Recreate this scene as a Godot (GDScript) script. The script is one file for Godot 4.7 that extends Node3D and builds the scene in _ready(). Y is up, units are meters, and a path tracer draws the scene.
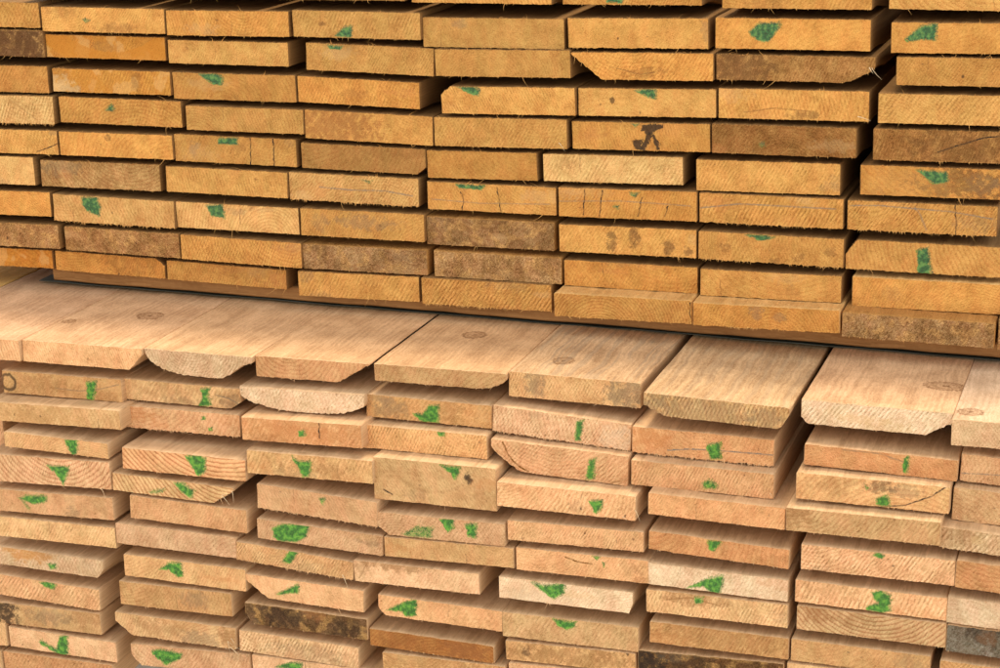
extends Node3D
# Two stacks of sawn boards, one on top of the other, seen from close by.
# Metres; the lower stack's front is the plane z = 0, the upper stack stands about 0.18 m behind it.

const CELL_W := 256
const CELL_H := 56
const SHEET := 2048
const TOP_W := 204
const TOP_H := 512
const TOP_DEEP := 0.42
const Y_TOP := 0.5515
const KNOTS := {2: [[92.0, 122.3, 14.7, 15.4], [12.5, 79.1, 7.9, 8.3]], 5: [[67.3, 124.6, 12.8, 13.2]], 6: [[45.3, 50.1, 11.1, 13.1]], 8: [[130.3, 81.4, 20.8, 13.4]], 9: [[15.9, 24.1, 12.7, 10.3]]}

var rng := RandomNumberGenerator.new()
var fine: PackedByteArray
var mid: PackedByteArray
var low: PackedByteArray
var end_color := PackedByteArray()
var end_relief := PackedByteArray()
var top_color := PackedByteArray()
var cell := 0
var jobs: Array = []            # end faces to paint: [cell, width mm, height mm, tone, options, seed]
var end_mat := StandardMaterial3D.new()
var body_mat := StandardMaterial3D.new()
var top_mat := StandardMaterial3D.new()
var paint_mat := StandardMaterial3D.new()
var fibre_mat := StandardMaterial3D.new()

# linear base colours of the sawn ends
var tones := {
	"o": Vector3(0.62, 0.316, 0.088), "p": Vector3(0.70, 0.41, 0.15), "P": Vector3(0.66, 0.355, 0.11), "d": Vector3(0.47, 0.235, 0.07), "u": Vector3(0.56, 0.275, 0.073),
	"q": Vector3(0.33, 0.165, 0.052), "b": Vector3(0.16, 0.082, 0.034), "g": Vector3(0.35, 0.19, 0.076), "r": Vector3(0.63, 0.275, 0.055),
	"e": Vector3(0.45, 0.19, 0.055), "j": Vector3(0.42, 0.24, 0.092),
	"y": Vector3(0.71, 0.42, 0.192), "s": Vector3(0.75, 0.432, 0.222), "w": Vector3(0.76, 0.51, 0.30), "x": Vector3(0.72, 0.44, 0.22), "t": Vector3(0.66, 0.385, 0.17),
	"a": Vector3(0.69, 0.395, 0.172), "R": Vector3(0.69, 0.34, 0.145), "k": Vector3(0.64, 0.36, 0.155), "z": Vector3(0.54, 0.325, 0.14), "m": Vector3(0.20, 0.155, 0.105)}
# stains, paint and marks
var inks := {"k": Vector3(0.035, 0.024, 0.018), "b": Vector3(0.14, 0.066, 0.026), "q": Vector3(0.27, 0.125, 0.042), "e": Vector3(0.31, 0.12, 0.04), "n": Vector3(0.22, 0.16, 0.10),
	"o": Vector3(0.60, 0.33, 0.11), "O": Vector3(0.56, 0.225, 0.035), "p": Vector3(0.72, 0.47, 0.22), "w": Vector3(0.78, 0.58, 0.39), "R": Vector3(0.60, 0.24, 0.085), "y": Vector3(0.60, 0.35, 0.14),
	"B": Vector3(0.23, 0.19, 0.15), "g": Vector3(0.018, 0.13, 0.038), "G": Vector3(0.034, 0.205, 0.02)}
var stacks := ["boards of the upper stack", "boards of the lower stack"]

func _ready():
	rng.seed = 20
	# camera
	var cam := Camera3D.new()
	cam.name = "camera"
	cam.position = Vector3(0.75, 1.16, 1.8)
	cam.basis = Basis(Vector3.UP, deg_to_rad(19.46)) * Basis(Vector3.RIGHT, deg_to_rad(-16.47)) * Basis(Vector3.BACK, deg_to_rad(-1.24))
	cam.fov = rad_to_deg(2.0 * atan(334.0 / 1954.0))
	cam.near = 0.05
	cam.far = 400.0
	add_child(cam)
	cam.current = true
	# overcast sky
	var sm := ProceduralSkyMaterial.new()
	sm.sky_top_color = Color(0.68, 0.685, 0.685)
	sm.sky_horizon_color = Color(1.0, 0.985, 0.95)
	sm.sky_curve = 0.3
	sm.ground_horizon_color = Color(0.80, 0.76, 0.70)
	sm.ground_bottom_color = Color(0.35, 0.31, 0.26)
	sm.sun_angle_max = 0.0
	var sky := Sky.new()
	sky.sky_material = sm
	var env := Environment.new()
	env.background_mode = Environment.BG_SKY
	env.sky = sky
	env.background_energy_multiplier = 1.0
	env.tonemap_mode = Environment.TONE_MAPPER_LINEAR
	env.tonemap_exposure = 2.6
	env.sdfgi_enabled = true
	env.ssao_enabled = true
	env.ssil_enabled = true
	var we := WorldEnvironment.new()
	we.name = "world_environment"
	we.environment = env
	add_child(we)
	# soft sun behind thin cloud
	var sun := DirectionalLight3D.new()
	sun.name = "sun"
	sun.light_energy = 0.38
	sun.light_angular_distance = 14.0
	sun.light_color = Color(1.0, 0.94, 0.84)
	sun.shadow_enabled = true
	sun.look_at_from_position(Vector3(-0.04, 1.0, -0.32), Vector3.ZERO)
	add_child(sun)

	make_noise()
	make_materials()
	make_ground()
	make_boards()
	make_bearers()
	paint_ends()
	print("cells ", cell)

# ------------------------------------------------------------------ textures
func make_noise():
	var n := FastNoiseLite.new()
	n.noise_type = FastNoiseLite.TYPE_SIMPLEX_SMOOTH
	n.seed = 3
	n.frequency = 0.42
	n.fractal_octaves = 2
	fine = n.get_seamless_image(512, 512, false, false, 0.1).get_data()
	n.seed = 4
	n.frequency = 0.06
	n.fractal_octaves = 3
	mid = n.get_seamless_image(512, 512, false, false, 0.1).get_data()
	n.seed = 5
	n.frequency = 0.016
	n.fractal_octaves = 3
	low = n.get_seamless_image(512, 512, false, false, 0.1).get_data()
	fine = stretched(fine, 2.0)
	mid = stretched(mid, 1.9)
	low = stretched(low, 1.7)
	end_color.resize(SHEET * SHEET * 3)
	end_relief.resize(SHEET * SHEET)

# more contrast, round the middle value
func stretched(d: PackedByteArray, k: float) -> PackedByteArray:
	var sum := 0
	for v in d:
		sum += v
	var mean := sum / float(d.size())
	var table := PackedByteArray()
	for v in 256:
		table.append(int(clampf(127.5 + (v - mean) * k, 0.0, 255.0)))
	var r := PackedByteArray()
	r.resize(d.size())
	for i in d.size():
		r[i] = table[d[i]]
	return r

func make_materials():
	end_mat.roughness = 0.92
	end_mat.metallic_specular = 0.25
	top_mat.roughness = 0.9
	top_mat.metallic_specular = 0.25
	body_mat.roughness = 0.9
	body_mat.metallic_specular = 0.25
	body_mat.vertex_color_use_as_albedo = true
	body_mat.albedo_texture = grain_texture()
	paint_mat.vertex_color_use_as_albedo = true
	paint_mat.roughness = 0.6
	fibre_mat.vertex_color_use_as_albedo = true
	fibre_mat.roughness = 0.9
	fibre_mat.backlight_enabled = true
	fibre_mat.backlight = Color(0.35, 0.28, 0.2)

func b8(v: float) -> int:
	return int(255.0 * clampf(v, 0.0, 1.0))

func srgb8(v: float) -> int:
	if v <= 0.0:
		return 0
	return int(255.0 * clampf(1.055 * pow(v, 0.416667) - 0.055, 0.0, 1.0))

# long grain of the faces that run away from the viewer: u across, v along
func grain_texture() -> ImageTexture:
	var d := PackedByteArray()
	d.resize(512 * 512 * 3)
	var at := 0
	for y in 512:
		for x in 512:
			var wob := (mid[(y / 4 & 511) * 512 + (x & 511)] - 128) * 0.05
			var xs := int(x + wob) & 511
			var a := low[((y / 12) & 511) * 512 + ((xs * 5) & 511)] / 255.0
			var b := mid[((y / 10) & 511) * 512 + ((xs * 3) & 511)] / 255.0
			var c := fine[((y / 3) & 511) * 512 + (xs & 511)] / 255.0
			var e := low[y * 512 + x] / 255.0
			var v := 1.0 + (a - 0.5) * 0.18 + (b - 0.5) * 0.18 + (c - 0.5) * 0.14 + (e - 0.5) * 0.14
			d[at] = srgb8(0.80 * v)
			d[at + 1] = srgb8(0.80 * pow(v, 1.2))
			d[at + 2] = srgb8(0.80 * pow(v, 1.45))
			at += 3
	return ImageTexture.create_from_image(Image.create_from_data(512, 512, false, Image.FORMAT_RGB8, d))

func blend_stains(o: Dictionary, u: float, v: float, nm: float, nf: float, c: Vector3) -> Vector3:
	for s in o.get("stain", []):
		var dx: float = (u - s[2]) / s[4]
		var dy: float = (v - s[3]) / s[5]
		var r := dx * dx + dy * dy
		if r < 2.2:
			var k: float = s[1] * smoothstep(1.5, 0.3, r + (nm - 0.5) * 1.5 + (nf - 0.5) * 0.9)
			c = c.lerp(inks[s[0]], k)
	for s in o.get("band", []):
		var dx: float = u - s[2]
		var dy: float = v - s[3]
		var r := sqrt(dx * dx + dy * dy) + (nm - 0.5) * 1.5
		var k: float = s[1] * smoothstep(s[4] - 0.8, s[4] + 0.8, r) * smoothstep(s[5] + 0.8, s[5] - 0.8, r)
		c = c.lerp(inks[s[0]], k)
	for s in o.get("line", []):
		var pl: Array = s[3]
		var best := 99.0
		var p := Vector2(u + (nm - 0.5) * 1.3, v + (nf - 0.5) * 0.5)
		for i in pl.size() - 1:
			best = minf(best, p.distance_to(Geometry2D.get_closest_point_to_segment(p, pl[i], pl[i + 1])))
		var half: float = s[2] * 0.5
		if best < half + 0.5:
			c = c.lerp(inks[s[0]], s[1] * smoothstep(half + 0.45, half - 0.1, best) * (0.65 + 0.7 * nm))
	return c

# how much paint lies at a point of an end (0..1): brushed on, so it breaks up towards its rim and skips the low fibres
func paint_at(poly: PackedVector2Array, u: float, v: float, nm: float, nf: float, alpha: float, rim: float) -> float:
	var p := Vector2(u + (nf - 0.5) * 1.8 + (nm - 0.5) * 2.2, v + (nm - 0.5) * 1.4 + (nf - 0.5) * 1.2)
	var d := 99.0
	var n := poly.size()
	for i in n:
		d = minf(d, p.distance_to(Geometry2D.get_closest_point_to_segment(p, poly[i], poly[(i + 1) % n])))
	if not Geometry2D.is_point_in_polygon(p, poly):
		d = -d
	var k := smoothstep(-rim, rim, d)
	return clampf((k * (0.5 + alpha * 1.15) - nf * 0.92 - (1.0 - alpha) * (0.2 + nm * 0.5)) * 2.0, 0.0, 1.0)

func rim_of(poly: PackedVector2Array) -> float:
	var bb := Rect2(poly[0], Vector2.ZERO)
	for q in poly:
		bb = bb.expand(q)
	return clampf(minf(bb.size.x, bb.size.y) * 0.36, 0.7, 3.4)

func paint_ends():
	for j in jobs:
		paint_end(j[0], j[1], j[2], j[3], j[4], j[5])
	var im := Image.create_from_data(SHEET, SHEET, false, Image.FORMAT_RGB8, end_color)
	end_mat.albedo_texture = ImageTexture.create_from_image(im)
	end_mat.heightmap_enabled = true
	end_mat.heightmap_texture = ImageTexture.create_from_image(Image.create_from_data(SHEET, SHEET, false, Image.FORMAT_L8, end_relief))
	end_mat.heightmap_scale = 0.18

# the tone of one board: its kind's colour, a little lighter, darker, redder or yellower
func board_tone(tone: String, sd: int) -> Vector3:
	var r := RandomNumberGenerator.new()
	r.seed = sd * 104729 + 7
	var base: Vector3 = tones[tone] * r.randf_range(0.82, 1.12)
	var drift := r.randf_range(-0.06, 0.06)
	return Vector3(base.x, base.y * (1.0 + drift), base.z * (1.0 + drift * 2.4))

func paint_end(n: int, w: float, h: float, tone: String, o: Dictionary, sd: int):
	var r := RandomNumberGenerator.new()
	r.seed = sd * 7919 + 13
	var base := board_tone(tone, sd)
	var rough := tone in ["g", "b", "m", "q", "j"]
	var coarse := tone in ["g", "m", "b"]
	var ringk: float = o.get("ring", r.randf_range(0.03, 0.15))
	var sawk: float = o.get("saw", r.randf_range(0.03, 0.10) if r.randf() < 0.6 else r.randf_range(0.0, 0.025))
	var pith: Vector2 = o.get("pith", Vector2(w * r.randf_range(-0.2, 1.2), h * (r.randf_range(1.2, 3.5) if r.randf() < 0.6 else r.randf_range(-3.0, -0.4))))
	var sp: float = o.get("sp", r.randf_range(2.6, 5.0))
	var ang := deg_to_rad(r.randf_range(52.0, 68.0))
	if r.randf() < 0.14:
		ang = deg_to_rad(r.randf_range(105.0, 125.0))
	var sa := sin(ang)
	var ca := cos(ang)
	var sawp := TAU / r.randf_range(2.6, 4.4)
	var finek := r.randf_range(0.08, 0.15) + maxf(0.0, 0.04 - sawk) * 3.0
	var ox := r.randi_range(0, 511)
	var oy := r.randi_range(0, 511)
	var x0 := (n % 8) * CELL_W
	var y0 := int(n / 8.0) * CELL_H
	var paints := []
	for p in o.get("paint", []):
		var pp := PackedVector2Array(p[2])
		var bb := Rect2(pp[0], Vector2.ZERO)
		for q in pp:
			bb = bb.expand(q)
		paints.append([inks[p[0]], p[1], pp, bb.grow(3.5), rim_of(pp) * (0.45 if p[0] == "k" else 1.0)])
	# small natural faults: pin knots, resin flecks, faint discoloured patches, short checks
	o = o.duplicate()
	var spots: Array = o.get("stain", []).duplicate()
	for k in r.randi_range(0, 3):
		spots.append([["q", "n", "p", "R"][r.randi_range(0, 3)], r.randf_range(0.12, 0.3), w * r.randf(), h * r.randf(), r.randf_range(6.0, 26.0), r.randf_range(3.0, 10.0)])
	for k in (r.randi_range(1, 4) if r.randf() < 0.45 else 0):
		spots.append([["b", "k", "q"][r.randi_range(0, 2)], r.randf_range(0.35, 0.75), w * r.randf(), h * r.randf(), r.randf_range(0.5, 1.4), r.randf_range(0.5, 1.6)])
	o["stain"] = spots
	if r.randf() < 0.3 and not o.has("line"):
		var cx := w * r.randf_range(0.1, 0.9)
		var up := r.randf() < 0.5
		o["line"] = [["b", r.randf_range(0.3, 0.6), 0.4, [Vector2(cx, 0.0 if up else h), Vector2(cx + r.randf_range(-2.0, 2.0), h * r.randf_range(0.3, 0.7))]]]
	var pithed: bool = o.has("pith")
	var marked: bool = o.has("stain") or o.has("band") or o.has("line")
	for j in CELL_H:
		var v := h * (1.0 - (j + 0.5) / CELL_H)
		var jy := int(v * 1.75) + oy
		for i in CELL_W:
			var u := w * (i + 0.5) / CELL_W
			var iu := int(u * 1.75) + ox
			var nf := fine[(jy & 511) * 512 + (iu & 511)] / 255.0
			var nf2 := fine[((jy * 2 + 77) & 511) * 512 + ((iu * 2 + 31) & 511)] / 255.0
			var nm := mid[(jy & 511) * 512 + (iu & 511)] / 255.0
			var nl := low[(jy & 511) * 512 + (iu & 511)] / 255.0
			var dx := u - pith.x
			var dy := v - pith.y
			var ph := fposmod((sqrt(dx * dx + dy * dy) + (nl - 0.5) * (1.4 if pithed else 3.0) + (nm - 0.5) * 0.5) / sp, 1.0)
			var ring := smoothstep(0.4, 0.86, ph) * smoothstep(1.0, 0.9, ph)
			var q := u * sa - v * ca
			var along := u * ca + v * sa
			var amp := 0.25 + 1.1 * clampf((low[((iu + 200) & 511) + 512 * ((jy * 2 + 90) & 511)] / 255.0 - 0.25) * 2.0, 0.0, 1.0)
			var sq := fposmod((q + (nm - 0.5) * 0.3 + (nl - 0.5) * 0.5) * sawp / TAU + 0.12 * (nf - 0.5), 1.0)
			var sw := (smoothstep(0.0, 0.3, sq) * smoothstep(1.0, 0.55, sq) * 2.0 - 0.9) * amp
			# tufts drawn out along the saw's path
			var st := fine[(int(along * 0.3 + oy) & 511) * 512 + (int(q * 1.9 + ox + (nm - 0.5) * 1.5) & 511)] / 255.0
			var wn := fine[((j * 131 + i * 57 + ox) & 511) * 512 + ((i * 89 + j * 23 + oy) & 511)] / 255.0
			var m := 1.0 + (wn - 0.5) * 0.19 + (nl - 0.5) * 0.2 + (nm - 0.5) * 0.14 + (nf - 0.5) * finek + (nf2 - 0.5) * finek + sw * sawk + (st - 0.5) * (0.08 + sawk * 2.0) - ring * ringk
			var hh := 0.5 + sw * 0.10 * minf(sawk * 9.0, 1.0) + (nf - 0.5) * 0.32 + (nf2 - 0.5) * 0.22 + (st - 0.5) * 0.22 + (nm - 0.5) * 0.25
			if rough:
				var kk := 1.0 if coarse else 0.55
				var s3 := fine[(int(along * 0.9 + oy) & 511) * 512 + (int(q * 2.8 + ox) & 511)] / 255.0
				m *= 1.0 + kk * ((s3 - 0.5) * 0.6 + (st - 0.5) * 0.25 + (wn - 0.5) * 0.25 + (nm - 0.5) * 0.15 + (nl - 0.5) * 0.22)
				hh += (s3 - 0.5) * 0.3 * kk
			elif nf2 > 0.88 and nm > 0.5:
				m -= 0.16
				hh -= 0.1
			m = maxf(m, 0.12)
			var hue := 1.0 + (low[((jy + 300) & 511) * 512 + ((iu * 2 + 60) & 511)] / 255.0 - 0.5) * 0.11
			var lat := ring * ringk * 0.5
			var c := Vector3(base.x * m, base.y * pow(m, 1.16) * hue * (1.0 - lat), base.z * pow(m, 1.42) * hue * (1.0 - lat))
			if coarse and tone != "m":
				# bare wood shows through where the weathering is thin, and along the arrises
				var bare := smoothstep(0.5, 0.85, low[((jy * 2 + 150) & 511) * 512 + ((iu * 2 + 10) & 511)] / 255.0) * 0.55 + smoothstep(2.2, 0.4, minf(h - v, minf(u, w - u)) + (nm - 0.5) * 2.0) * 0.6
				c = c.lerp(Vector3(0.50, 0.28, 0.095) * m, clampf(bare, 0.0, 0.8) * (0.55 + 0.45 * nf))
			if tone == "r":
				c = c.lerp(Vector3(0.66, 0.38, 0.14), smoothstep(0.56, 0.7, nl) * 0.5)
			if marked:
				c = blend_stains(o, u, v, nm, nf, c)
			for p in paints:
				var bb: Rect2 = p[3]
				if bb.has_point(Vector2(u, v)):
					var k := paint_at(p[2], u, v, nm, nf * 0.35 + st * 0.65, p[1], p[4])
					if k > 0.0:
						var ink: Vector3 = p[0]
						var thin := 1.0 - k
						c = c.lerp(ink * (0.7 + 0.6 * nf2 + 0.3 * nm) + Vector3(0.10, 0.10, 0.01) * thin + Vector3(0.10, 0.10, 0.02) * clampf(nm * 2.2 - 1.2, 0.0, 1.0) * float(ink.y > 0.1), k * 0.9)
			var at := ((y0 + j) * SHEET + x0 + i)
			end_relief[at] = b8(hh)
			at *= 3
			end_color[at] = srgb8(c.x)
			end_color[at + 1] = srgb8(c.y)
			end_color[at + 2] = srgb8(c.z)

# ------------------------------------------------------------------ helpers
func numbered(called: String) -> String:
	if not has_node(NodePath(called)):
		return called
	var k := 1
	while has_node(NodePath("%s_%03d" % [called, k])):
		k += 1
	return "%s_%03d" % [called, k]

func tag(o: Node, label: String, category: String, group := "", kind := ""):
	if label:
		o.set_meta("label", label)
	if category:
		o.set_meta("category", category)
	if group:
		o.set_meta("group", group)
	if kind:
		o.set_meta("kind", kind)

func part(called: String, mesh: Mesh, m: Material, parent: Node) -> MeshInstance3D:
	var o := MeshInstance3D.new()
	o.name = called
	o.mesh = mesh
	if m:
		o.material_override = m
	parent.add_child(o, true)
	return o

func wob(x: float, y: float) -> float:
	# smooth noise in -0.5..0.5 from millimetres
	var fx := x * 1.3
	var fy := y * 1.3
	var ix := floori(fx)
	var iy := floori(fy)
	var tx := fx - ix
	var ty := fy - iy
	var r0 := (iy & 511) * 512
	var r1 := ((iy + 1) & 511) * 512
	var a := lerpf(mid[r0 + (ix & 511)], mid[r0 + ((ix + 1) & 511)], tx)
	var b := lerpf(mid[r1 + (ix & 511)], mid[r1 + ((ix + 1) & 511)], tx)
	return lerpf(a, b, ty) / 255.0 - 0.5

# ------------------------------------------------------------------ one board
var made := 0

# group, tone, label, centre of the sawn end, width, thickness, roll, options
func board(grp: int, tone: String, label: String, at: Vector3, w: float, t: float, roll: float, o: Dictionary):
	made += 1
	var root := Node3D.new()
	root.name = numbered("sawn_board")
	add_child(root)
	root.position = at - Vector3(0, t * 0.5, 0)
	root.rotation.z = roll
	tag(root, label, "board", stacks[grp])
	var sd := made
	var sx := rng.randf() * 400.0
	var rough := tone in ["g", "b", "m", "q", "j"]
	var nx := 74
	# columns across the end, closer together at the corners
	var xs := PackedFloat32Array()
	for e in [0.0, 0.0004, 0.0011, 0.002]:
		xs.append(e)
	for k in nx:
		xs.append(lerpf(0.0045, w - 0.0045, k / float(nx - 1)))
	for e in [0.002, 0.0011, 0.0004, 0.0]:
		xs.append(w - e)
	var n := xs.size()
	var lo := PackedFloat32Array()
	var hi := PackedFloat32Array()
	var rad := [rng.randf_range(0.0004, 0.0014), rng.randf_range(0.0004, 0.0014), rng.randf_range(0.0004, 0.0018), rng.randf_range(0.0004, 0.0018)]
	var ja := 0.0016 if rough else 0.0012
	var torn: float = o.get("fringe", 0.0)
	for k in n:
		var x := xs[k]
		var b := 0.0
		var h := t
		var mmx := x * 1000.0 + sx
		b += wob(mmx * 0.8, 11.0 + sd) * ja * 0.4 + (rng.randf() - 0.5) * (ja * 0.35 + torn * 0.0014)
		h += wob(mmx * 0.8, 211.0 + sd) * ja * 0.4 + (rng.randf() - 0.5) * ja * 0.35
		# rounded corners: bottom left, bottom right, top left, top right
		b += corner(x, rad[0]) + corner(w - x, rad[1])
		h -= corner(x, rad[2]) + corner(w - x, rad[3])
		for c in o.get("cut", []):
			var side: String = c[0]
			var dx: float = c[1] * w
			var f := (x if side[1] == "l" else w - x) / dx
			if f < 1.0:
				var g := 1.0 - f
				if c[3] > 0.0:
					g = lerpf(g, 1.0 - sqrt(maxf(0.0, 1.0 - g * g)), c[3])
				elif c[3] < 0.0:
					g = g * g * (3.0 - 2.0 * g)
				var e: float = g * c[2] * t + wob(mmx * 2.0, 77.0) * 0.0016
				if side[0] == "b":
					b = maxf(b, e)
				else:
					h = minf(h, t - e)
		if h - b < 0.0006:
			var mdl := clampf((h + b) * 0.5, 0.0006, t - 0.0006)
			if b > t * 0.5:
				b = h - 0.0006
			else:
				h = b + 0.0006
		lo.append(b)
		hi.append(h)
	var skew := rng.randf_range(-0.0015, 0.0015)
	var lean := rng.randf_range(-0.0012, 0.0012)
	# ---- the sawn end
	var rows := 7
	var u0 := float(cell % 8) * CELL_W
	var v0 := floorf(cell / 8.0) * CELL_H
	var st := SurfaceTool.new()
	st.begin(Mesh.PRIMITIVE_TRIANGLES)
	st.set_smooth_group(0)
	var inset := 0.00045
	var ring_lo := PackedVector3Array()
	var ring_hi := PackedVector3Array()
	ring_lo.resize(n)
	ring_hi.resize(n)
	for k in n:
		var x := xs[k]
		var xi := clampf(x, inset, w - inset)
		for r in rows:
			var f := r / float(rows - 1)
			var y := lerpf(lo[k] + inset * 0.6, hi[k] - inset, f)
			var z := face_z(x, y, w, t, sx, skew, lean, rough)
			var p := Vector3(xi - w * 0.5, y, z)
			if r == 0:
				ring_lo[k] = p
			if r == rows - 1:
				ring_hi[k] = p
			st.set_uv(Vector2((u0 + 1.0 + (CELL_W - 2.0) * x / w) / SHEET, (v0 + 1.0 + (CELL_H - 2.0) * (1.0 - y / t)) / SHEET))
			st.add_vertex(p)
	for k in n - 1:
		for r in rows - 1:
			var a := k * rows + r
			# clockwise seen from +z
			for q in [a, a + 1, a + rows + 1, a, a + rows + 1, a + rows]:
				st.add_index(q)
	st.generate_normals()
	part("sawn_end", st.commit(), end_mat, root)
	jobs.append([cell, w * 1000.0, t * 1000.0, tone, o, sd])
	cell += 1
	# ---- the long faces
	var zs := [0.0, -0.0007, -0.006, -0.016, -0.03, -0.05, -0.075, -0.11, -0.15, -0.2, -0.3, -0.6, -2.0]
	var bow: float = minf(o.get("bow", 0.0), 0.014)
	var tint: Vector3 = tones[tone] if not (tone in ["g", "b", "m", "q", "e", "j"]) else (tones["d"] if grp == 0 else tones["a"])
	if grp == 1:
		tint = tint.lerp(Vector3(0.76, 0.50, 0.285), 0.7)
	if o.has("fuzz") and not rough:
		tint = Vector3(0.74, 0.44, 0.17)
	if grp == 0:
		tint = tint.lerp(Vector3(0.20, 0.105, 0.042), 0.0 if o.has("fuzz") else 0.8)  # upper long faces darkened: the shade of the gaps is put into their colour
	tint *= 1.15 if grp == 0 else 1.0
	var ring := 2 * n
	var tu := rng.randf()
	var tv := rng.randf()
	var is_top: bool = o.has("top")
	st = SurfaceTool.new()
	st.begin(Mesh.PRIMITIVE_TRIANGLES)
	st.set_smooth_group(0)
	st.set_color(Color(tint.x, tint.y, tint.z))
	for s in zs.size():
		var zz: float = zs[s]
		for k in ring:
			var top := k < n
			var c := k if top else ring - 1 - k
			var p := Vector3(xs[c] - w * 0.5, hi[c] if top else lo[c], zz)
			if s == 0:
				p = ring_hi[c] if top else ring_lo[c]
			elif s == 1:
				p.z += (ring_hi[c] if top else ring_lo[c]).z
			else:
				p.y += wob(p.x * 500.0 + sx, zz * 300.0 + (0.0 if top else 90.0)) * 0.0007
			if not top and s > 2 and bow > 0.0:
				p.y -= bow * smoothstep(-0.03, -0.12, zz)
			var edge := 0.0
			if xs[c] < 0.001 or xs[c] > w - 0.001:
				edge = 0.02
			st.set_uv(Vector2(tu + (xs[c] + (0.0 if top else 0.3) + edge) / 0.3, tv + zz / 0.9))
			st.add_vertex(p)
	for s in zs.size() - 1:
		for k in ring:
			var k2 := (k + 1) % ring
			if is_top and k < n - 1 and s > 0 and s < zs.size() - 2:
				continue
			var a := s * ring + k
			var b := s * ring + k2
			var c := (s + 1) * ring + k
			var d := (s + 1) * ring + k2
			for q in [a, c, d, a, d, b]:
				st.add_index(q)
	# far end
	var last := (zs.size() - 1) * ring
	for k in n - 1:
		for q in [last + k, last + ring - 1 - k, last + k + 1, last + k + 1, last + ring - 1 - k, last + ring - 2 - k]:
			st.add_index(q)
	st.generate_normals()
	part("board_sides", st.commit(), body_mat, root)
	if is_top:
		st = SurfaceTool.new()
		st.begin(Mesh.PRIMITIVE_TRIANGLES)
		st.set_smooth_group(0)
		var m := zs.size() - 2
		for s in range(1, m + 1):
			for k in n:
				var p := Vector3(xs[k] - w * 0.5, hi[k], zs[s])
				if s == 1:
					p.z += ring_hi[k].z
				else:
					p.y += wob(p.x * 500.0 + sx, p.z * 300.0) * 0.0007
				st.set_uv(Vector2((o.top * TOP_W + 1.0 + (TOP_W - 2.0) * xs[k] / w) / SHEET, clampf(-p.z / TOP_DEEP, 0.002, 0.998)))
				st.add_vertex(p)
		for s in m - 1:
			for k in n - 1:
				var a := s * n + k
				for q in [a, a + n, a + n + 1, a, a + n + 1, a + 1]:
					st.add_index(q)
		st.generate_normals()
		part("top_face", st.commit(), top_mat, root)
	# ---- paint dabbed on the end: a thin skin with ragged edges
	for pm in o.get("paint", []):
		if pm[0] != "k":
			paint_skin(pm, w, t, sx, skew, lean, rough, root, sd, board_tone(tone, sd))
	# ---- torn fibres on the edges
	fibres(grp, w, xs, lo, hi, ring_lo, ring_hi, o, tone, root)

func corner(d: float, r: float) -> float:
	if d >= r:
		return 0.0
	var e := r - d
	return r - sqrt(maxf(0.0, r * r - e * e))

func face_z(x: float, y: float, w: float, t: float, sx: float, skew: float, lean: float, rough: bool) -> float:
	var k := 0.001 if rough else 0.0006
	return (x / w - 0.5) * skew + (y / t - 0.5) * lean + wob(x * 400.0 + sx, y * 400.0 + sx * 0.7) * k

func paint_skin(pm: Array, w: float, t: float, sx: float, skew: float, lean: float, rough: bool, root: Node3D, sd: int, wood: Vector3):
	var poly := PackedVector2Array(pm[2])
	var bb := Rect2(poly[0], Vector2.ZERO)
	for q in poly:
		bb = bb.expand(q)
	bb = bb.grow(1.6)
	bb = bb.intersection(Rect2(0.7, 0.7, w * 1000.0 - 1.4, t * 1000.0 - 1.6))
	var rim := rim_of(poly)
	var st := SurfaceTool.new()
	st.begin(Mesh.PRIMITIVE_TRIANGLES)
	var step := 0.42
	var cols := maxi(2, int(bb.size.x / step))
	var rws := maxi(2, int(bb.size.y / step))
	var ink: Vector3 = inks[pm[0]]
	var cover := PackedFloat32Array()
	for i in cols + 1:
		for j in rws + 1:
			var u := bb.position.x + bb.size.x * i / cols
			var v := bb.position.y + bb.size.y * j / rws
			var iu := int(u * 2.4) + sd * 37
			var jv := int(v * 2.4) + sd * 11
			var nf := fine[(jv & 511) * 512 + (iu & 511)] / 255.0
			var nm := mid[(jv & 511) * 512 + (iu & 511)] / 255.0
			var st2 := fine[(int((u * 0.5 + v * 0.87) * 0.8 + sd * 5) & 511) * 512 + (int((u * 0.87 - v * 0.5) * 2.6 + sd * 3) & 511)] / 255.0
			var k := paint_at(poly, u, v, nm, nf * 0.3 + st2 * 0.7, pm[1], rim)
			cover.append(k)
			var mm := 0.55 + 0.9 * st2 * (0.4 + nf) + (nm - 0.5) * 0.7
			var yel := clampf(nm * 1.6 - 0.7, 0.0, 1.0) * 0.09 + (1.0 - k) * 0.08
			var c := Vector3(ink.x * mm + yel, ink.y * mm + yel, ink.z * mm + yel * 0.12)
			c = (wood * (0.9 + (st2 - 0.5) * 0.2)).lerp(c, minf(k * 1.15, 0.97))
			st.set_color(Color(c.x, c.y, c.z))
			st.set_normal(Vector3(0, 0, 1))
			st.add_vertex(Vector3(u * 0.001 - w * 0.5, v * 0.001, face_z(u * 0.001, v * 0.001, w, t, sx, skew, lean, rough) + 0.00012))
	var some := 0
	var hh := rws + 1
	for i in cols:
		for j in rws:
			var a := i * hh + j
			if cover[a] + cover[a + 1] + cover[a + hh] + cover[a + hh + 1] < 1.0:
				continue
			for q in [a, a + 1, a + hh + 1, a, a + hh + 1, a + hh]:
				st.add_index(q)
			some += 1
	if some > 6:
		part("paint_mark", st.commit(), paint_mat, root)

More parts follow.
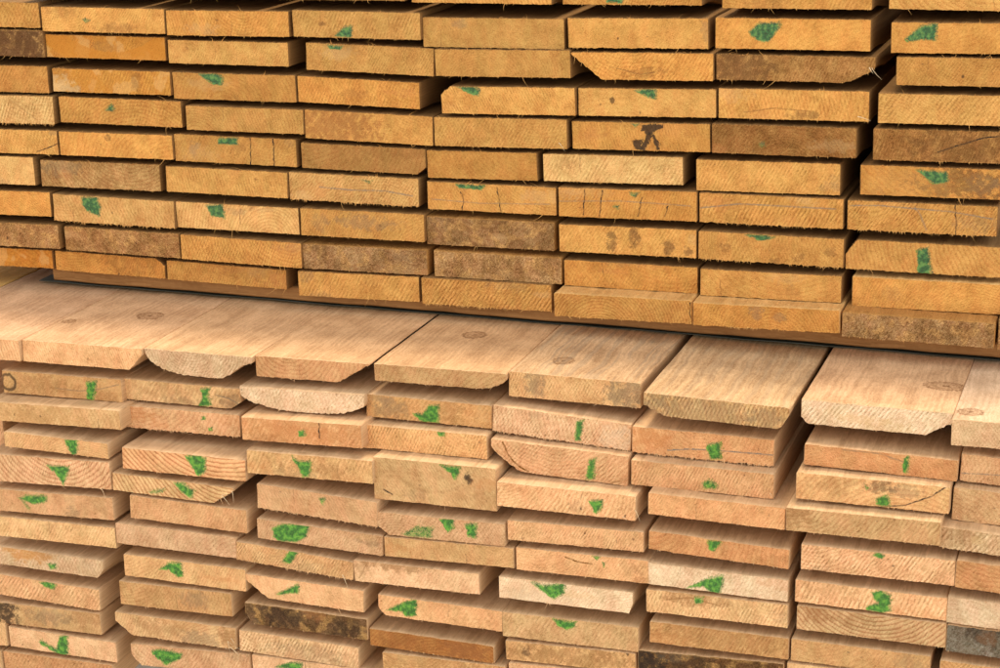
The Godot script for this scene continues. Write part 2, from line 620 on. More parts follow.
# a tapering thread from a along direction d, bending by g
func thread(st: SurfaceTool, a: Vector3, d: Vector3, bend: Vector3, length: float, r: float, c: Color):
	st.set_color(c)
	var segs := 3
	var side := d.cross(Vector3(0.3, 0.5, 0.8)).normalized()
	var up := d.cross(side).normalized()
	var prev := []
	for s in segs + 1:
		var f := s / float(segs)
		var p := a + d * length * f + bend * length * f * f
		var rr := r * (1.0 - 0.85 * f)
		var ringp := []
		for k in 3:
			var an := TAU * k / 3.0
			ringp.append(p + (side * cos(an) + up * sin(an)) * rr)
		if s > 0:
			for k in 3:
				var k2 := (k + 1) % 3
				for q in [prev[k], ringp[k], ringp[k2], prev[k], ringp[k2], prev[k2]]:
					st.add_vertex(q)
		prev = ringp

func fibres(grp: int, w: float, xs: PackedFloat32Array, lo: PackedFloat32Array, hi: PackedFloat32Array, rl: PackedVector3Array, rh: PackedVector3Array, o: Dictionary, tone: String, root: Node3D):
	var st := SurfaceTool.new()
	st.begin(Mesh.PRIMITIVE_TRIANGLES)
	st.set_smooth_group(-1)
	var base: Vector3 = (tones["P"] if grp == 0 else tones["x"])
	var n := xs.size()
	# ragged lower edge
	var fr: float = o.get("fringe", rng.randf_range(0.04, 0.24))
	var cnt := int(fr * w * 1000.0 * 0.75)
	for k in cnt:
		var c := rng.randi_range(3, n - 4)
		var p := rl[c].lerp(rl[c + 1], rng.randf())
		if fr > 0.3 and wob(p.x * 150.0, 31.0 + made) < -0.12:
			continue
		var len := rng.randf_range(0.0008, 0.0026) * (0.6 + fr * 0.7)
		var b := rng.randf_range(0.75, 1.1)
		thread(st, p + Vector3(0, 0.0008, -0.0002), Vector3(rng.randf_range(-0.5, 0.5), -1.0, rng.randf_range(-0.2, 0.5)).normalized(), Vector3(rng.randf_range(-0.3, 0.3), 0, rng.randf_range(-0.2, 0.3)), len + 0.0008, rng.randf_range(0.00025, 0.0006), Color(base.x * b, base.y * b, base.z * b))
	# fuzz along the upper edge
	var fz: float = o.get("fuzz", 0.0)
	cnt = int((fz * 6.0 + (0.5 if grp == 0 else 0.35)) * w * 1000.0)
	for k in cnt:
		var c := rng.randi_range(3, n - 4)
		var p := rh[c].lerp(rh[c + 1], rng.randf())
		var back := rng.randf_range(0.0, 0.022) * fz
		p += Vector3(0, -0.0003, -back)
		var len := rng.randf_range(0.0006, 0.0022) * (1.0 + 0.4 * fz)
		var b := rng.randf_range(0.8, 1.2)
		thread(st, p, Vector3(rng.randf_range(-0.8, 0.8), 1.0, rng.randf_range(-0.3, 0.9)).normalized(), Vector3(rng.randf_range(-0.6, 0.6), rng.randf_range(-0.4, 0.1), rng.randf_range(0, 0.3)), len, rng.randf_range(0.00016, 0.00034), Color(base.x * b, base.y * b, base.z * b))
	# long whiskers that stand in the gaps
	cnt = rng.randi_range(1, 6) + (4 if root.position.y > 0.8 else 0) if grp == 0 else rng.randi_range(0, 3)
	var knot := 8
	for k in cnt:
		if k % 3 == 0:
			knot = rng.randi_range(6, n - 7)
		var c := clampi(knot + rng.randi_range(-5, 5), 3, n - 4)
		var under := rng.randf() < 0.45
		var p := rl[c] if under else rh[c]
		var len := rng.randf_range(0.0022, 0.0052) * (2.0 if rng.randf() < 0.22 else 1.0)
		var b := rng.randf_range(0.8, 1.35)
		thread(st, p + Vector3(0, 0.0004 if under else -0.0004, -0.0003), Vector3(rng.randf_range(-1.0, 1.0), -0.8 if under else 0.9, rng.randf_range(0.0, 0.8)).normalized(), Vector3(rng.randf_range(-0.9, 0.9), rng.randf_range(-0.6, 0.3), 0.25), len, rng.randf_range(0.0002, 0.00042), Color(base.x * b, base.y * b, base.z * b))
	# long pale slivers torn loose near the last corner
	for k in int(o.get("sliver", 0)):
		var c := n - 4 - rng.randi_range(0, 7)
		var p := rl[c].lerp(rh[c], rng.randf_range(0.0, 0.5))
		thread(st, p - Vector3(0, 0, 0.0006), Vector3(rng.randf_range(0.2, 1.0), rng.randf_range(-1.0, 0.5), rng.randf_range(0.1, 0.7)).normalized(), Vector3(rng.randf_range(-0.2, 0.9), rng.randf_range(-0.9, 0.0), 0.2), rng.randf_range(0.005, 0.015), rng.randf_range(0.0004, 0.0008), Color(0.74, 0.55, 0.34))
	st.generate_normals()
	var f := part("torn_fibres", st.commit(), fibre_mat, root)
	f.set_meta("kind", "stuff")

# ------------------------------------------------------------------ the rest
func box_part(called: String, size: Vector3, at: Vector3, c: Vector3, parent: Node, seed_x: float, shade: Material) -> MeshInstance3D:
	var st := SurfaceTool.new()
	st.begin(Mesh.PRIMITIVE_TRIANGLES)
	st.set_smooth_group(-1)
	st.set_color(Color(c.x, c.y, c.z))
	var hx := size.x * 0.5
	var bev := minf(minf(size.y, size.z) * 0.12, 0.0018)
	var hy := size.y * 0.5
	var hz := size.z * 0.5
	var prof := [Vector2(-hz, -hy + bev), Vector2(-hz, hy - bev), Vector2(-hz + bev, hy), Vector2(hz - bev, hy), Vector2(hz, hy - bev), Vector2(hz, -hy + bev), Vector2(hz - bev, -hy), Vector2(-hz + bev, -hy)]
	var cuts := maxi(1, int(size.x / 0.03))
	for s in cuts:
		for k in 8:
			var q := []
			for e in [[0, 0], [0, 1], [1, 1], [1, 0]]:
				var x: float = lerpf(-hx, hx, (s + e[0]) / float(cuts))
				var pr: Vector2 = prof[(k + e[1]) % 8]
				q.append([Vector3(x, pr.y + wob(x * 300.0 + seed_x, pr.x * 200.0) * 0.001, pr.x + wob(x * 300.0 + seed_x, pr.y * 300.0 + 50.0) * 0.0012), Vector2((pr.x + pr.y) / 0.3 + seed_x, x / 0.9)])
			for i in [0, 2, 1, 0, 3, 2]:
				st.set_uv(q[i][1])
				st.add_vertex(q[i][0] + at)
	for sgn in [-1.0, 1.0]:
		for k in range(1, 7):
			var tri := [prof[0], prof[k], prof[k + 1]] if sgn < 0.0 else [prof[0], prof[k + 1], prof[k]]
			for pr in tri:
				st.set_uv(Vector2(pr.x, pr.y))
				st.add_vertex(Vector3(sgn * hx, pr.y, pr.x) + at)
	st.generate_normals()
	return part(called, st.commit(), shade, parent)

func make_bearers():
	# crosswise boards that carry the upper stack, and the flat strap between the stacks
	var y := Y_TOP
	for k in 3:
		var root := Node3D.new()
		root.name = numbered("bearer_board")
		add_child(root)
		var z: float = [-0.2335, -0.75, -1.7][k]
		var x0: float = [-0.537, -0.75, -0.75][k]
		var x1 := 0.86
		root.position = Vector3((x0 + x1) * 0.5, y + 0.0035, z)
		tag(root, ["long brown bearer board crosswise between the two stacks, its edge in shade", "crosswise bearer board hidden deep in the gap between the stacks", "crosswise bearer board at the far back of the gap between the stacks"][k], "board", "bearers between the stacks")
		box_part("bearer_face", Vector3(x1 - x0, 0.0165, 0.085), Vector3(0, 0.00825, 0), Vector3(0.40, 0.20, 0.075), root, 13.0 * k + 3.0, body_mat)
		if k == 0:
			root.rotation.y = deg_to_rad(-1.3)
	var sm := StandardMaterial3D.new()
	sm.albedo_color = Color(0.20, 0.215, 0.18)
	sm.roughness = 0.45
	var strap := Node3D.new()
	strap.name = "flat_strap"
	add_child(strap)
	strap.position = Vector3(0.145, y + 0.0004, -0.2035)
	strap.rotation.y = deg_to_rad(-1.3)
	tag(strap, "thin dark grey-green strap lying crosswise on the top boards, under the upper stack", "strap")
	box_part("strap_band", Vector3(1.41, 0.001, 0.028), Vector3(0, 0.0006, -0.003), Vector3(1, 1, 1), strap, 5.0, sm)

func make_ground():
	var st := SurfaceTool.new()
	st.begin(Mesh.PRIMITIVE_TRIANGLES)
	st.set_smooth_group(0)
	var n := 60
	for i in n + 1:
		for j in n + 1:
			var x := signf(i - n * 0.5) * pow(absf(i / float(n) - 0.5) * 2.0, 3.0) * 300.0
			var z := signf(j - n * 0.5) * pow(absf(j / float(n) - 0.5) * 2.0, 3.0) * 300.0
			st.set_uv(Vector2(x, z) / 2.0)
			st.add_vertex(Vector3(x, wob(x * 3.0, z * 3.0) * 0.05 - 0.02, z))
	for i in n:
		for j in n:
			var a := i * (n + 1) + j
			for q in [a, a + n + 1, a + n + 2, a, a + n + 2, a + 1]:
				st.add_index(q)
	st.generate_normals()
	var m := StandardMaterial3D.new()
	m.roughness = 0.95
	var nt := NoiseTexture2D.new()
	nt.width = 512
	nt.height = 512
	nt.seamless = true
	var fn := FastNoiseLite.new()
	fn.frequency = 0.05
	fn.fractal_octaves = 5
	nt.noise = fn
	var g := Gradient.new()
	g.set_color(0, Color(0.56, 0.52, 0.46))
	g.set_color(1, Color(0.76, 0.72, 0.66))
	nt.color_ramp = g
	m.albedo_texture = nt
	var o := part("ground", st.commit(), m, self)
	tag(o, "", "", "", "structure")

# top faces of the uppermost layer of the lower stack, seen at a flat angle: u across, v away
func paint_tops():
	top_color.resize(SHEET * TOP_H * 3)
	# per board: base, streak strength, grey streaks, knots [across mm, deep mm, rx, rz]
	var spec := [
		[Vector3(0.72, 0.42, 0.13), 0.2, 0.0, []],  # orange base colour carries the warm light falling on this top
		[Vector3(0.634, 0.383, 0.218), 0.2, 0.0, []],
		[Vector3(0.634, 0.383, 0.210), 0.25, 0.0, KNOTS[2]],
		[Vector3(0.643, 0.392, 0.210), 0.22, 0.0, []],
		[Vector3(0.634, 0.383, 0.202), 0.22, 0.0, []],
		[Vector3(0.624, 0.374, 0.193), 0.22, 0.0, KNOTS[5]],
		[Vector3(0.595, 0.374, 0.202), 0.32, 0.3, KNOTS[6]],
		[Vector3(0.576, 0.365, 0.193), 0.3, 0.18, []],
		[Vector3(0.634, 0.383, 0.210), 0.24, 0.0, KNOTS[8]],
		[Vector3(0.672, 0.445, 0.277), 0.2, 0.0, KNOTS[9]]]
	var r := RandomNumberGenerator.new()
	r.seed = 99
	for b in 10:
		var s: Array = spec[b]
		var base: Vector3 = s[0] * 0.95
		var ox := r.randi_range(0, 511)
		var oy := r.randi_range(0, 511)
		for y in TOP_H:
			var zz := TOP_DEEP * 1000.0 * y / TOP_H
			for x in TOP_W:
				var u := 148.0 * x / TOP_W
				# the grain swerves round the knots
				var uu := u
				var dark := 0.0
				var rim := 0.0
				for k in s[3]:
					var dx: float = (u - k[0]) / k[2]
					var dz: float = (zz - k[1]) / k[3]
					var d := sqrt(dx * dx + dz * dz)
					if d < 4.0:
						uu += dx / maxf(d, 0.3) * 5.0 * exp(-d * 0.9)
						if d < 1.25:
							var e := d + (mid[((y * 3) & 511) * 512 + ((x * 3) & 511)] / 255.0 - 0.5) * 0.25
							dark = maxf(dark, smoothstep(1.05, 0.8, e) * (0.26 + 0.14 * sin(e * 14.0) + 0.3 * smoothstep(0.35, 0.05, e)))
							rim = maxf(rim, smoothstep(0.74, 0.9, e) * smoothstep(1.12, 0.98, e) * 0.62)
				var iy := y + oy
				var wv := (low[((iy / 2) & 511) * 512 + (int(uu * 0.6 + ox) & 511)] - 128) * 0.02
				var iu := int((uu + wv) * 1.7) + ox
				var a := mid[((iy / 16) & 511) * 512 + ((iu * 2) & 511)] / 255.0
				var c := fine[((iy / 6) & 511) * 512 + (iu & 511)] / 255.0
				var f := fine[(iy * 2 & 511) * 512 + ((x * 2 + ox) & 511)] / 255.0
				var e2 := low[(iy & 511) * 512 + ((x + ox) & 511)] / 255.0
				var sk := fine[(int(y * 0.35 - x * 0.12 + 512) & 511) * 512 + (int(y * 1.4 + x * 0.5) & 511)] / 255.0
				var v: float = 1.0 + (a - 0.5) * s[1] * 0.95 + (c - 0.5) * s[1] * 0.75 + (f - 0.5) * 0.2 + (e2 - 0.5) * 0.2 + (sk - 0.5) * 0.12
				v += sin(zz * 1.9 + u * 0.05 + e2 * 3.0) * 0.035 * c
				v *= 1.0 - dark - rim * 0.6
				v = maxf(v, 0.1)
				var col := Vector3(base.x * v, base.y * pow(v, 1.2), base.z * pow(v, 1.4))
				if s[2] > 0.0:
					var g: float = s[2] * smoothstep(0.48, 0.68, low[((iy / 6) & 511) * 512 + ((iu * 3) & 511)] / 255.0)
					col = col.lerp(Vector3(0.26, 0.21, 0.15), g)
				var at := (y * SHEET + b * TOP_W + x) * 3
				top_color[at] = srgb8(col.x)
				top_color[at + 1] = srgb8(col.y)
				top_color[at + 2] = srgb8(col.z)
	top_mat.albedo_texture = ImageTexture.create_from_image(Image.create_from_data(SHEET, TOP_H, false, Image.FORMAT_RGB8, top_color))

func make_boards():
	paint_tops()
	board(0, "o", "ochre board above the first full row, only its shadow in view", Vector3(-0.455, 0.9202, -0.1793), 0.1502, 0.0279, 0.0052, {"bow": 0.0092})
	board(0, "o", "ochre board above the first full row, only its shadow in view", Vector3(-0.3001, 0.9206, -0.1785), 0.1448, 0.0261, 0.0054, {"bow": 0.014})
	board(0, "d", "plain tan board, first from left, cut-off top row, upper stack", Vector3(-0.1346, 0.9214, -0.1782), 0.1701, 0.0285, 0.0092, {"bow": 0.0109})
	board(0, "o", "plain ochre board, second from left, cut-off top row, upper stack", Vector3(0.0379, 0.9214, -0.1773), 0.159, 0.0285, 0.0044, {"bow": 0.0154})
	board(0, "o", "ochre board with green dab at the frame, third from left, cut-off top row, upper stack", Vector3(0.2041, 0.9234, -0.1786), 0.151, 0.0293, 0.0143, {"paint": [["g", 0.95, [Vector2(47.7, 8.1), Vector2(68.2, 8.2), Vector2(64.9, 2), Vector2(49.7, 3)]]], "bow": 0.0132})
	board(0, "o", "plain ochre board, fourth from left, cut-off top row, upper stack", Vector3(0.3769, 0.9226, -0.1775), 0.153, 0.0286, 0.0086, {"bow": 0.0098})
	board(0, "o", "plain ochre board, fifth from left, cut-off top row, upper stack", Vector3(0.5393, 0.924, -0.1828), 0.1405, 0.0288, 0.0012, {"bow": 0.0112})
	board(0, "o", "plain ochre board, first from left, first full row, upper stack", Vector3(-0.5937, 0.882, -0.1802), 0.1705, 0.0293, 0.0011, {"saw": 0.1, "ring": 0.1, "bow": 0.0025})
	board(0, "o", "ochre board with faint green paint mark, second from left, first full row, upper stack", Vector3(-0.4244, 0.8789, -0.1773), 0.1599, 0.0286, 0.0013, {"ring": 0.1, "paint": [["g", 0.5, [Vector2(52.1, 15.2), Vector2(58.9, 17.6), Vector2(66.4, 13.2), Vector2(56.9, 9.5)]]], "bow": 0.0038})
	board(0, "o", "plain ochre board, third from left, first full row, upper stack", Vector3(-0.2662, 0.8786, -0.1791), 0.1536, 0.0286, 0.0123, {"ring": 0.14, "pith": Vector2(95.1, 42.8), "sp": 3.4, "bow": 0.0056})
	board(0, "o", "ochre board with green tick low down, fourth from left, first full row, upper stack", Vector3(-0.1086, 0.8809, -0.1776), 0.1528, 0.0298, 0.0003, {"stain": [["b", 0.5, 36, 14.9, 3.6, 2.2]], "paint": [["g", 0.85, [Vector2(62.3, 12.2), Vector2(71.9, 13.6), Vector2(70.1, 0.9), Vector2(49.8, 2.1)]]], "bow": 0.0069})
	board(0, "o", "plain ochre board, fifth from left, first full row, upper stack", Vector3(0.0489, 0.8752, -0.1823), 0.1614, 0.0324, 0.0099, {"stain": [["n", 0.35, 43.4, 25.5, 9.1, 5.4]]})
	board(0, "o", "plain ochre board, sixth from left, first full row, upper stack", Vector3(0.2101, 0.8793, -0.1802), 0.1518, 0.0318, 0.018, {"fringe": 0.4, "bow": 0.0037})
	board(0, "o", "ochre board with broad green paint wedge, seventh from left, first full row, upper stack", Vector3(0.3726, 0.8822, -0.1815), 0.16, 0.032, 0.0092, {"paint": [["g", 0.95, [Vector2(35.3, 17.1), Vector2(46.1, 26.5), Vector2(66.3, 27.3), Vector2(67.3, 23.2), Vector2(56.1, 8.2), Vector2(43.7, 9.6)]]], "bow": 0.0052})
	board(0, "o", "ochre board with green wedge beside dark gap, eighth from left, first full row, upper stack", Vector3(0.5449, 0.8826, -0.1797), 0.1438, 0.0308, 0.0137, {"saw": 0.03, "paint": [["g", 0.95, [Vector2(14.1, 14.1), Vector2(30, 27.2), Vector2(45.6, 29.9), Vector2(43.6, 13), Vector2(30.3, 14.3), Vector2(17.6, 11.7)]]], "bow": 0.0032})
	board(0, "b", "darkened grey-brown board, first from left, second full row, upper stack", Vector3(-0.5975, 0.8488, -0.1796), 0.1844, 0.0314, 0.004, {"stain": [["b", 0.6, 137.9, 13.5, 54.9, 16.8]], "bow": 0.0108})
	board(0, "r", "orange board with orange heartwood crescent, second from left, second full row, upper stack", Vector3(-0.4268, 0.8469, -0.1829), 0.1562, 0.0269, -0.0005, {"band": [["O", 0.75, 85.5, 113.2, 104.8, 128.4]], "bow": 0.0116})
	board(0, "o", "plain ochre board, third from left, second full row, upper stack", Vector3(-0.2691, 0.8449, -0.1817), 0.1519, 0.0269, 0.004, {"bow": 0.0094})
	board(0, "o", "ochre board with green paint mark, fourth from left, second full row, upper stack", Vector3(-0.096, 0.8431, -0.1813), 0.1525, 0.0305, -0.0177, {"saw": 0.08, "paint": [["g", 0.75, [Vector2(25, 28.6), Vector2(45.5, 27.8), Vector2(41.7, 23.8), Vector2(29.7, 24.4)]]], "bow": 0.007})
	board(0, "o", "plain ochre board, fifth from left, second full row, upper stack", Vector3(0.0604, 0.8436, -0.1775), 0.1539, 0.0296, 0.0176, {"ring": 0.1, "bow": 0.0097})
	board(0, "o", "ochre board with slanting underside at one corner, sixth from left, second full row, upper stack", Vector3(0.2149, 0.8449, -0.1784), 0.1543, 0.0289, 0.0168, {"cut": [["bl", 0.22, 0.93, 0]], "stain": [["b", 0.3, 80.7, 8.7, 21.6, 5.3]], "line": [["b", 0.5, 0.6, [Vector2(42.7, 14.5), Vector2(75.2, 6.5), Vector2(91.5, 8.9)]]], "bow": 0.0087})
	board(0, "q", "dark brown board with one rounded lower corner, seventh from left, second full row, upper stack", Vector3(0.3761, 0.8471, -0.182), 0.1643, 0.0269, 0.0074, {"sliver": 2, "cut": [["br", 0.19, 0.62, 0.3]], "stain": [["b", 0.6, 22.9, 12.7, 35, 17.7]], "bow": 0.0079})
	board(0, "o", "plain ochre board, eighth from left, second full row, upper stack", Vector3(0.55, 0.8494, -0.1782), 0.1413, 0.0284, 0.0138, {"bow": 0.0082})
	board(0, "d", "plain tan board, first from left, third full row, upper stack", Vector3(-0.5939, 0.8059, -0.1822), 0.1778, 0.032, 0.0106, {"saw": 0.08, "bow": 0.0027})
	board(0, "r", "orange board with a pale lower corner, second from left, third full row, upper stack", Vector3(-0.4206, 0.8078, -0.1793), 0.1559, 0.0274, 0.0032, {"stain": [["p", 0.75, 5.3, 3, 26.2, 15.3], ["b", 0.35, 110.9, 14.4, 6.6, 10.6]], "band": [["O", 0.35, 138.6, 97.4, 111.5, 136.5]], "bow": 0.0057})
	board(0, "o", "ochre board with bold green triangle, third from left, third full row, upper stack", Vector3(-0.2642, 0.8062, -0.1822), 0.1543, 0.0309, 0.0044, {"stain": [["b", 0.2, 78.9, 0.9, 3.8, 5.8]], "paint": [["g", 0.95, [Vector2(34.1, 29.3), Vector2(55.7, 30.5), Vector2(64.2, 25.6), Vector2(62.4, 17.6), Vector2(51, 18.4)]]], "bow": 0.0062})
	board(0, "u", "plain tan board, fourth from left, third full row, upper stack", Vector3(-0.1118, 0.8055, -0.183), 0.1474, 0.0299, -0.02, {"bow": 0.0067})
	board(0, "o", "ochre board with green dash on upper edge, fifth from left, third full row, upper stack", Vector3(0.0658, 0.8034, -0.1778), 0.1534, 0.0305, 0.0221, {"saw": 0.08, "cut": [["tl", 0.08, 0.3, 0]], "paint": [["g", 0.95, [Vector2(19.6, 29.5), Vector2(38.7, 29.7), Vector2(45.5, 26.5), Vector2(44, 20), Vector2(32.6, 23.6)]]], "bow": 0.004})
	board(0, "o", "ochre board with green dart on upper edge, sixth from left, third full row, upper stack", Vector3(0.2195, 0.8063, -0.1817), 0.1508, 0.03, 0.0242, {"stain": [["k", 0.7, 37.5, 17.4, 2.7, 3.2]], "paint": [["g", 0.95, [Vector2(62.5, 27.2), Vector2(75, 29.5), Vector2(85.8, 28.5), Vector2(85.1, 18.5)]]], "bow": 0.006})
	board(0, "o", "ochre board with a dark smear low down, seventh from left, third full row, upper stack", Vector3(0.375, 0.8097, -0.1817), 0.1569, 0.0314, 0.0122, {"ring": 0.1, "sliver": 1, "stain": [["b", 0.5, 91, 5.5, 18.6, 4.2]], "line": [["b", 0.5, 0.6, [Vector2(28.3, 7), Vector2(59.7, 12), Vector2(96.1, 9.8)]]], "bow": 0.0054})
	board(0, "o", "plain ochre board, eighth from left, third full row, upper stack", Vector3(0.5371, 0.8114, -0.1771), 0.1485, 0.0305, 0.0123, {"saw": 0.09, "bow": 0.0056})
	board(0, "p", "pale board with strong saw lines, first from left, fourth full row, upper stack", Vector3(-0.5881, 0.7702, -0.1778), 0.178, 0.0332, 0.014, {"saw": 0.16, "fringe": 0.8, "line": [["b", 0.3, 0.6, [Vector2(119.7, 27.8), Vector2(157.7, 2.4)]]], "bow": 0.0068})
	board(0, "o", "ochre board with green paint mark, second from left, fourth full row, upper stack", Vector3(-0.413, 0.7725, -0.1813), 0.1615, 0.0309, 0, {"paint": [["g", 0.6, [Vector2(59.9, 15.7), Vector2(69.3, 25.4), Vector2(76.1, 19.8), Vector2(70.4, 14.3)]]], "bow": 0.0069})
	board(0, "o", "plain ochre board, third from left, fourth full row, upper stack", Vector3(-0.251, 0.7702, -0.1772), 0.1472, 0.0279, 0.0027, {"bow": 0.0061})
	board(0, "u", "board reddish on one half, fourth from left, fourth full row, upper stack", Vector3(-0.0999, 0.7671, -0.1798), 0.1542, 0.0327, -0.0136, {"stain": [["e", 0.55, 37.1, 15.9, 48.1, 20.5]], "bow": 0.0046})
	board(0, "o", "plain ochre board, fifth from left, fourth full row, upper stack", Vector3(0.056, 0.7677, -0.1789), 0.1535, 0.0322, 0.022, {"ring": 0.09, "sliver": 1, "stain": [["b", 0.6, -409.8, 0.5, 3.4, 3.3]], "bow": 0.003})
	board(0, "o", "board bearing a black cross-shaped stain, sixth from left, fourth full row, upper stack", Vector3(0.2129, 0.7697, -0.1818), 0.1519, 0.0304, 0.0194, {"paint": [["g", 0.55, [Vector2(63.4, 29), Vector2(76.6, 29.8), Vector2(71, 24.3)]], ["k", 0.9, [Vector2(77.6, 27.7), Vector2(100.6, 28.7), Vector2(99.4, 23.9), Vector2(91.7, 21.6), Vector2(88.4, 17.2), Vector2(84, 17.1), Vector2(80.8, 21.3), Vector2(76.4, 21.2)]], ["k", 0.9, [Vector2(83.5, 19.3), Vector2(88.3, 16.1), Vector2(80.4, 0.9), Vector2(74.9, 0.8)]], ["k", 0.9, [Vector2(87.8, 18.3), Vector2(91.7, 18.4), Vector2(97.4, 2.4), Vector2(94.1, 1.3)]], ["k", 0.9, [Vector2(66.8, 10.3), Vector2(78.4, 12.7), Vector2(77.1, 1.4), Vector2(69.4, 1.7)]]], "bow": 0.005})
	board(0, "q", "brown board with faint green dab, seventh from left, fourth full row, upper stack", Vector3(0.3666, 0.7726, -0.1774), 0.1512, 0.0311, 0.0067, {"ring": 0.14, "paint": [["g", 0.4, [Vector2(48, 13.4), Vector2(56.4, 14.7), Vector2(57.5, 9.5), Vector2(51.2, 5.1)]]], "bow": 0.0075})
	board(0, "q", "brown board with long curved crack, eighth from left, fourth full row, upper stack", Vector3(0.536, 0.7739, -0.1789), 0.1545, 0.0326, 0.0111, {"stain": [["b", 0.35, 86.7, 15.1, 49.3, 16.5]], "line": [["k", 0.85, 0.8, [Vector2(65.1, 10.3), Vector2(86.6, 18.1), Vector2(110.8, 26), Vector2(135, 28.8)]]], "bow": 0.0055})
	board(0, "o", "ochre board with crack across one lower corner, first from left, fifth full row, upper stack", Vector3(-0.5857, 0.7318, -0.1772), 0.1772, 0.0292, 0.0124, {"ring": 0.12, "line": [["k", 0.85, 0.8, [Vector2(146.3, 3.4), Vector2(166, 9.5), Vector2(177.5, 14.6)]]], "bow": 0.0042})
	board(0, "o", "ochre board with small dark knot, second from left, fifth full row, upper stack", Vector3(-0.4199, 0.7334, -0.1776), 0.1496, 0.0288, 0.0064, {"stain": [["b", 0.65, 65.6, 22.8, 4, 3.6]], "bow": 0.007})
	board(0, "o", "board split by two upright cracks, green dash, third from left, fifth full row, upper stack", Vector3(-0.267, 0.7337, -0.1812), 0.1554, 0.032, 0, {"stain": [["n", 0.4, 26.7, 16.4, 6.3, 7.1]], "line": [["k", 0.85, 0.9, [Vector2(97.9, 32.2), Vector2(96.9, -2.6)]], ["k", 0.85, 0.9, [Vector2(126.7, 32.3), Vector2(125.9, -2.4)]]], "paint": [["g", 0.85, [Vector2(58.4, 29.4), Vector2(81.3, 30.4), Vector2(82.1, 22.3), Vector2(56, 22.3)]]], "bow": 0.0055})
	board(0, "d", "plain tan board, fourth from left, fifth full row, upper stack", Vector3(-0.1082, 0.7313, -0.1808), 0.151, 0.0291, -0.0064, {"cut": [["br", 0.07, 0.3, 0]], "bow": 0.0045})
	board(0, "o", "plain ochre board, fifth from left, fifth full row, upper stack", Vector3(0.0329, 0.73, -0.182), 0.1287, 0.0313, 0.0214, {"bow": 0.0042})
	board(0, "p", "pale smooth board, sixth from left, fifth full row, upper stack", Vector3(0.1817, 0.7329, -0.1821), 0.1563, 0.0305, 0.0201, {"ring": 0.08, "bow": 0.0047})
	board(0, "o", "plain ochre board, seventh from left, fifth full row, upper stack", Vector3(0.3498, 0.7324, -0.1826), 0.1526, 0.0335, 0.0145, {"saw": 0.09, "bow": 0.0018})
	board(0, "u", "half-blackened board with green smear, eighth from left, fifth full row, upper stack", Vector3(0.5259, 0.7359, -0.1812), 0.1591, 0.0315, 0.0113, {"stain": [["k", 0.5, 105.4, 16.2, 47.8, 15.7], ["o", 0.3, 45.5, 14.9, 39.8, 14.7]], "paint": [["g", 0.9, [Vector2(57.2, 27.8), Vector2(88.2, 26.4), Vector2(89, 16.6), Vector2(74.6, 14)]]], "bow": 0.0062})
	board(0, "p", "plain pale ochre board, first from left, sixth full row, upper stack", Vector3(-0.614, 0.6955, -0.1794), 0.1611, 0.0343, 0.0157, {"bow": 0.0079})
	board(0, "j", "greyish board with curved rings, second from left, sixth full row, upper stack", Vector3(-0.4471, 0.6951, -0.183), 0.1614, 0.032, 0.0118, {"ring": 0.16, "stain": [["n", 0.35, 27.2, 23.1, 26.9, 9.8]], "bow": 0.0083})
	board(0, "o", "plain ochre board, third from left, sixth full row, upper stack", Vector3(-0.2796, 0.6964, -0.1789), 0.1561, 0.0303, -0.0004, {"saw": 0.07, "bow": 0.0113})
	board(0, "p", "pale board with grey streak and torn edge, fourth from left, sixth full row, upper stack", Vector3(-0.1215, 0.6957, -0.181), 0.1584, 0.0322, -0.0029, {"saw": 0.1, "fringe": 0.7, "line": [["B", 0.6, 1.2, [Vector2(38.3, 16.5), Vector2(75.2, 15), Vector2(117.8, 16.2), Vector2(150.2, 12.3)]]], "paint": [["g", 0.4, [Vector2(81.4, 29.1), Vector2(103.7, 27.5), Vector2(99.8, 21)]]], "bow": 0.0073})
	board(0, "o", "ochre board with green dash along upper edge, fifth from left, sixth full row, upper stack", Vector3(0.0432, 0.694, -0.1811), 0.151, 0.0315, 0.0047, {"line": [["k", 0.85, 0.6, [Vector2(40.2, 21.1), Vector2(43.4, 12.2), Vector2(40.7, -0.4)]], ["k", 0.85, 0.7, [Vector2(82.5, 27.6), Vector2(86.4, -0.3)]], ["B", 0.45, 0.9, [Vector2(5.5, 11.5), Vector2(62.2, 9.7), Vector2(143.2, 12.6)]]], "paint": [["g", 0.85, [Vector2(33.4, 29.8), Vector2(69.7, 29.2), Vector2(64.9, 24.5), Vector2(39.2, 25.6)]]], "bow": 0.0083})
	board(0, "o", "ochre board with four upright cracks, sixth from left, sixth full row, upper stack", Vector3(0.1989, 0.6963, -0.1781), 0.1538, 0.0324, 0.0149, {"line": [["k", 0.85, 0.8, [Vector2(30.6, 30.1), Vector2(28.3, 3.5)]], ["k", 0.85, 0.8, [Vector2(50.2, 29.7), Vector2(46.2, 0.9)]], ["k", 0.85, 0.8, [Vector2(93.5, 23.7), Vector2(88.7, 3.8)]], ["k", 0.85, 0.8, [Vector2(122, 16), Vector2(117.4, 4.9)]], ["B", 0.45, 0.9, [Vector2(1.4, 16.8), Vector2(69, 19.4), Vector2(146, 17)]]], "paint": [["g", 0.6, [Vector2(78.1, 29.1), Vector2(91.3, 29.6), Vector2(85.1, 22.3)]], ["g", 0.55, [Vector2(58.8, 14.1), Vector2(68.9, 15.6), Vector2(67.7, 8.4)]]], "bow": 0.0085})
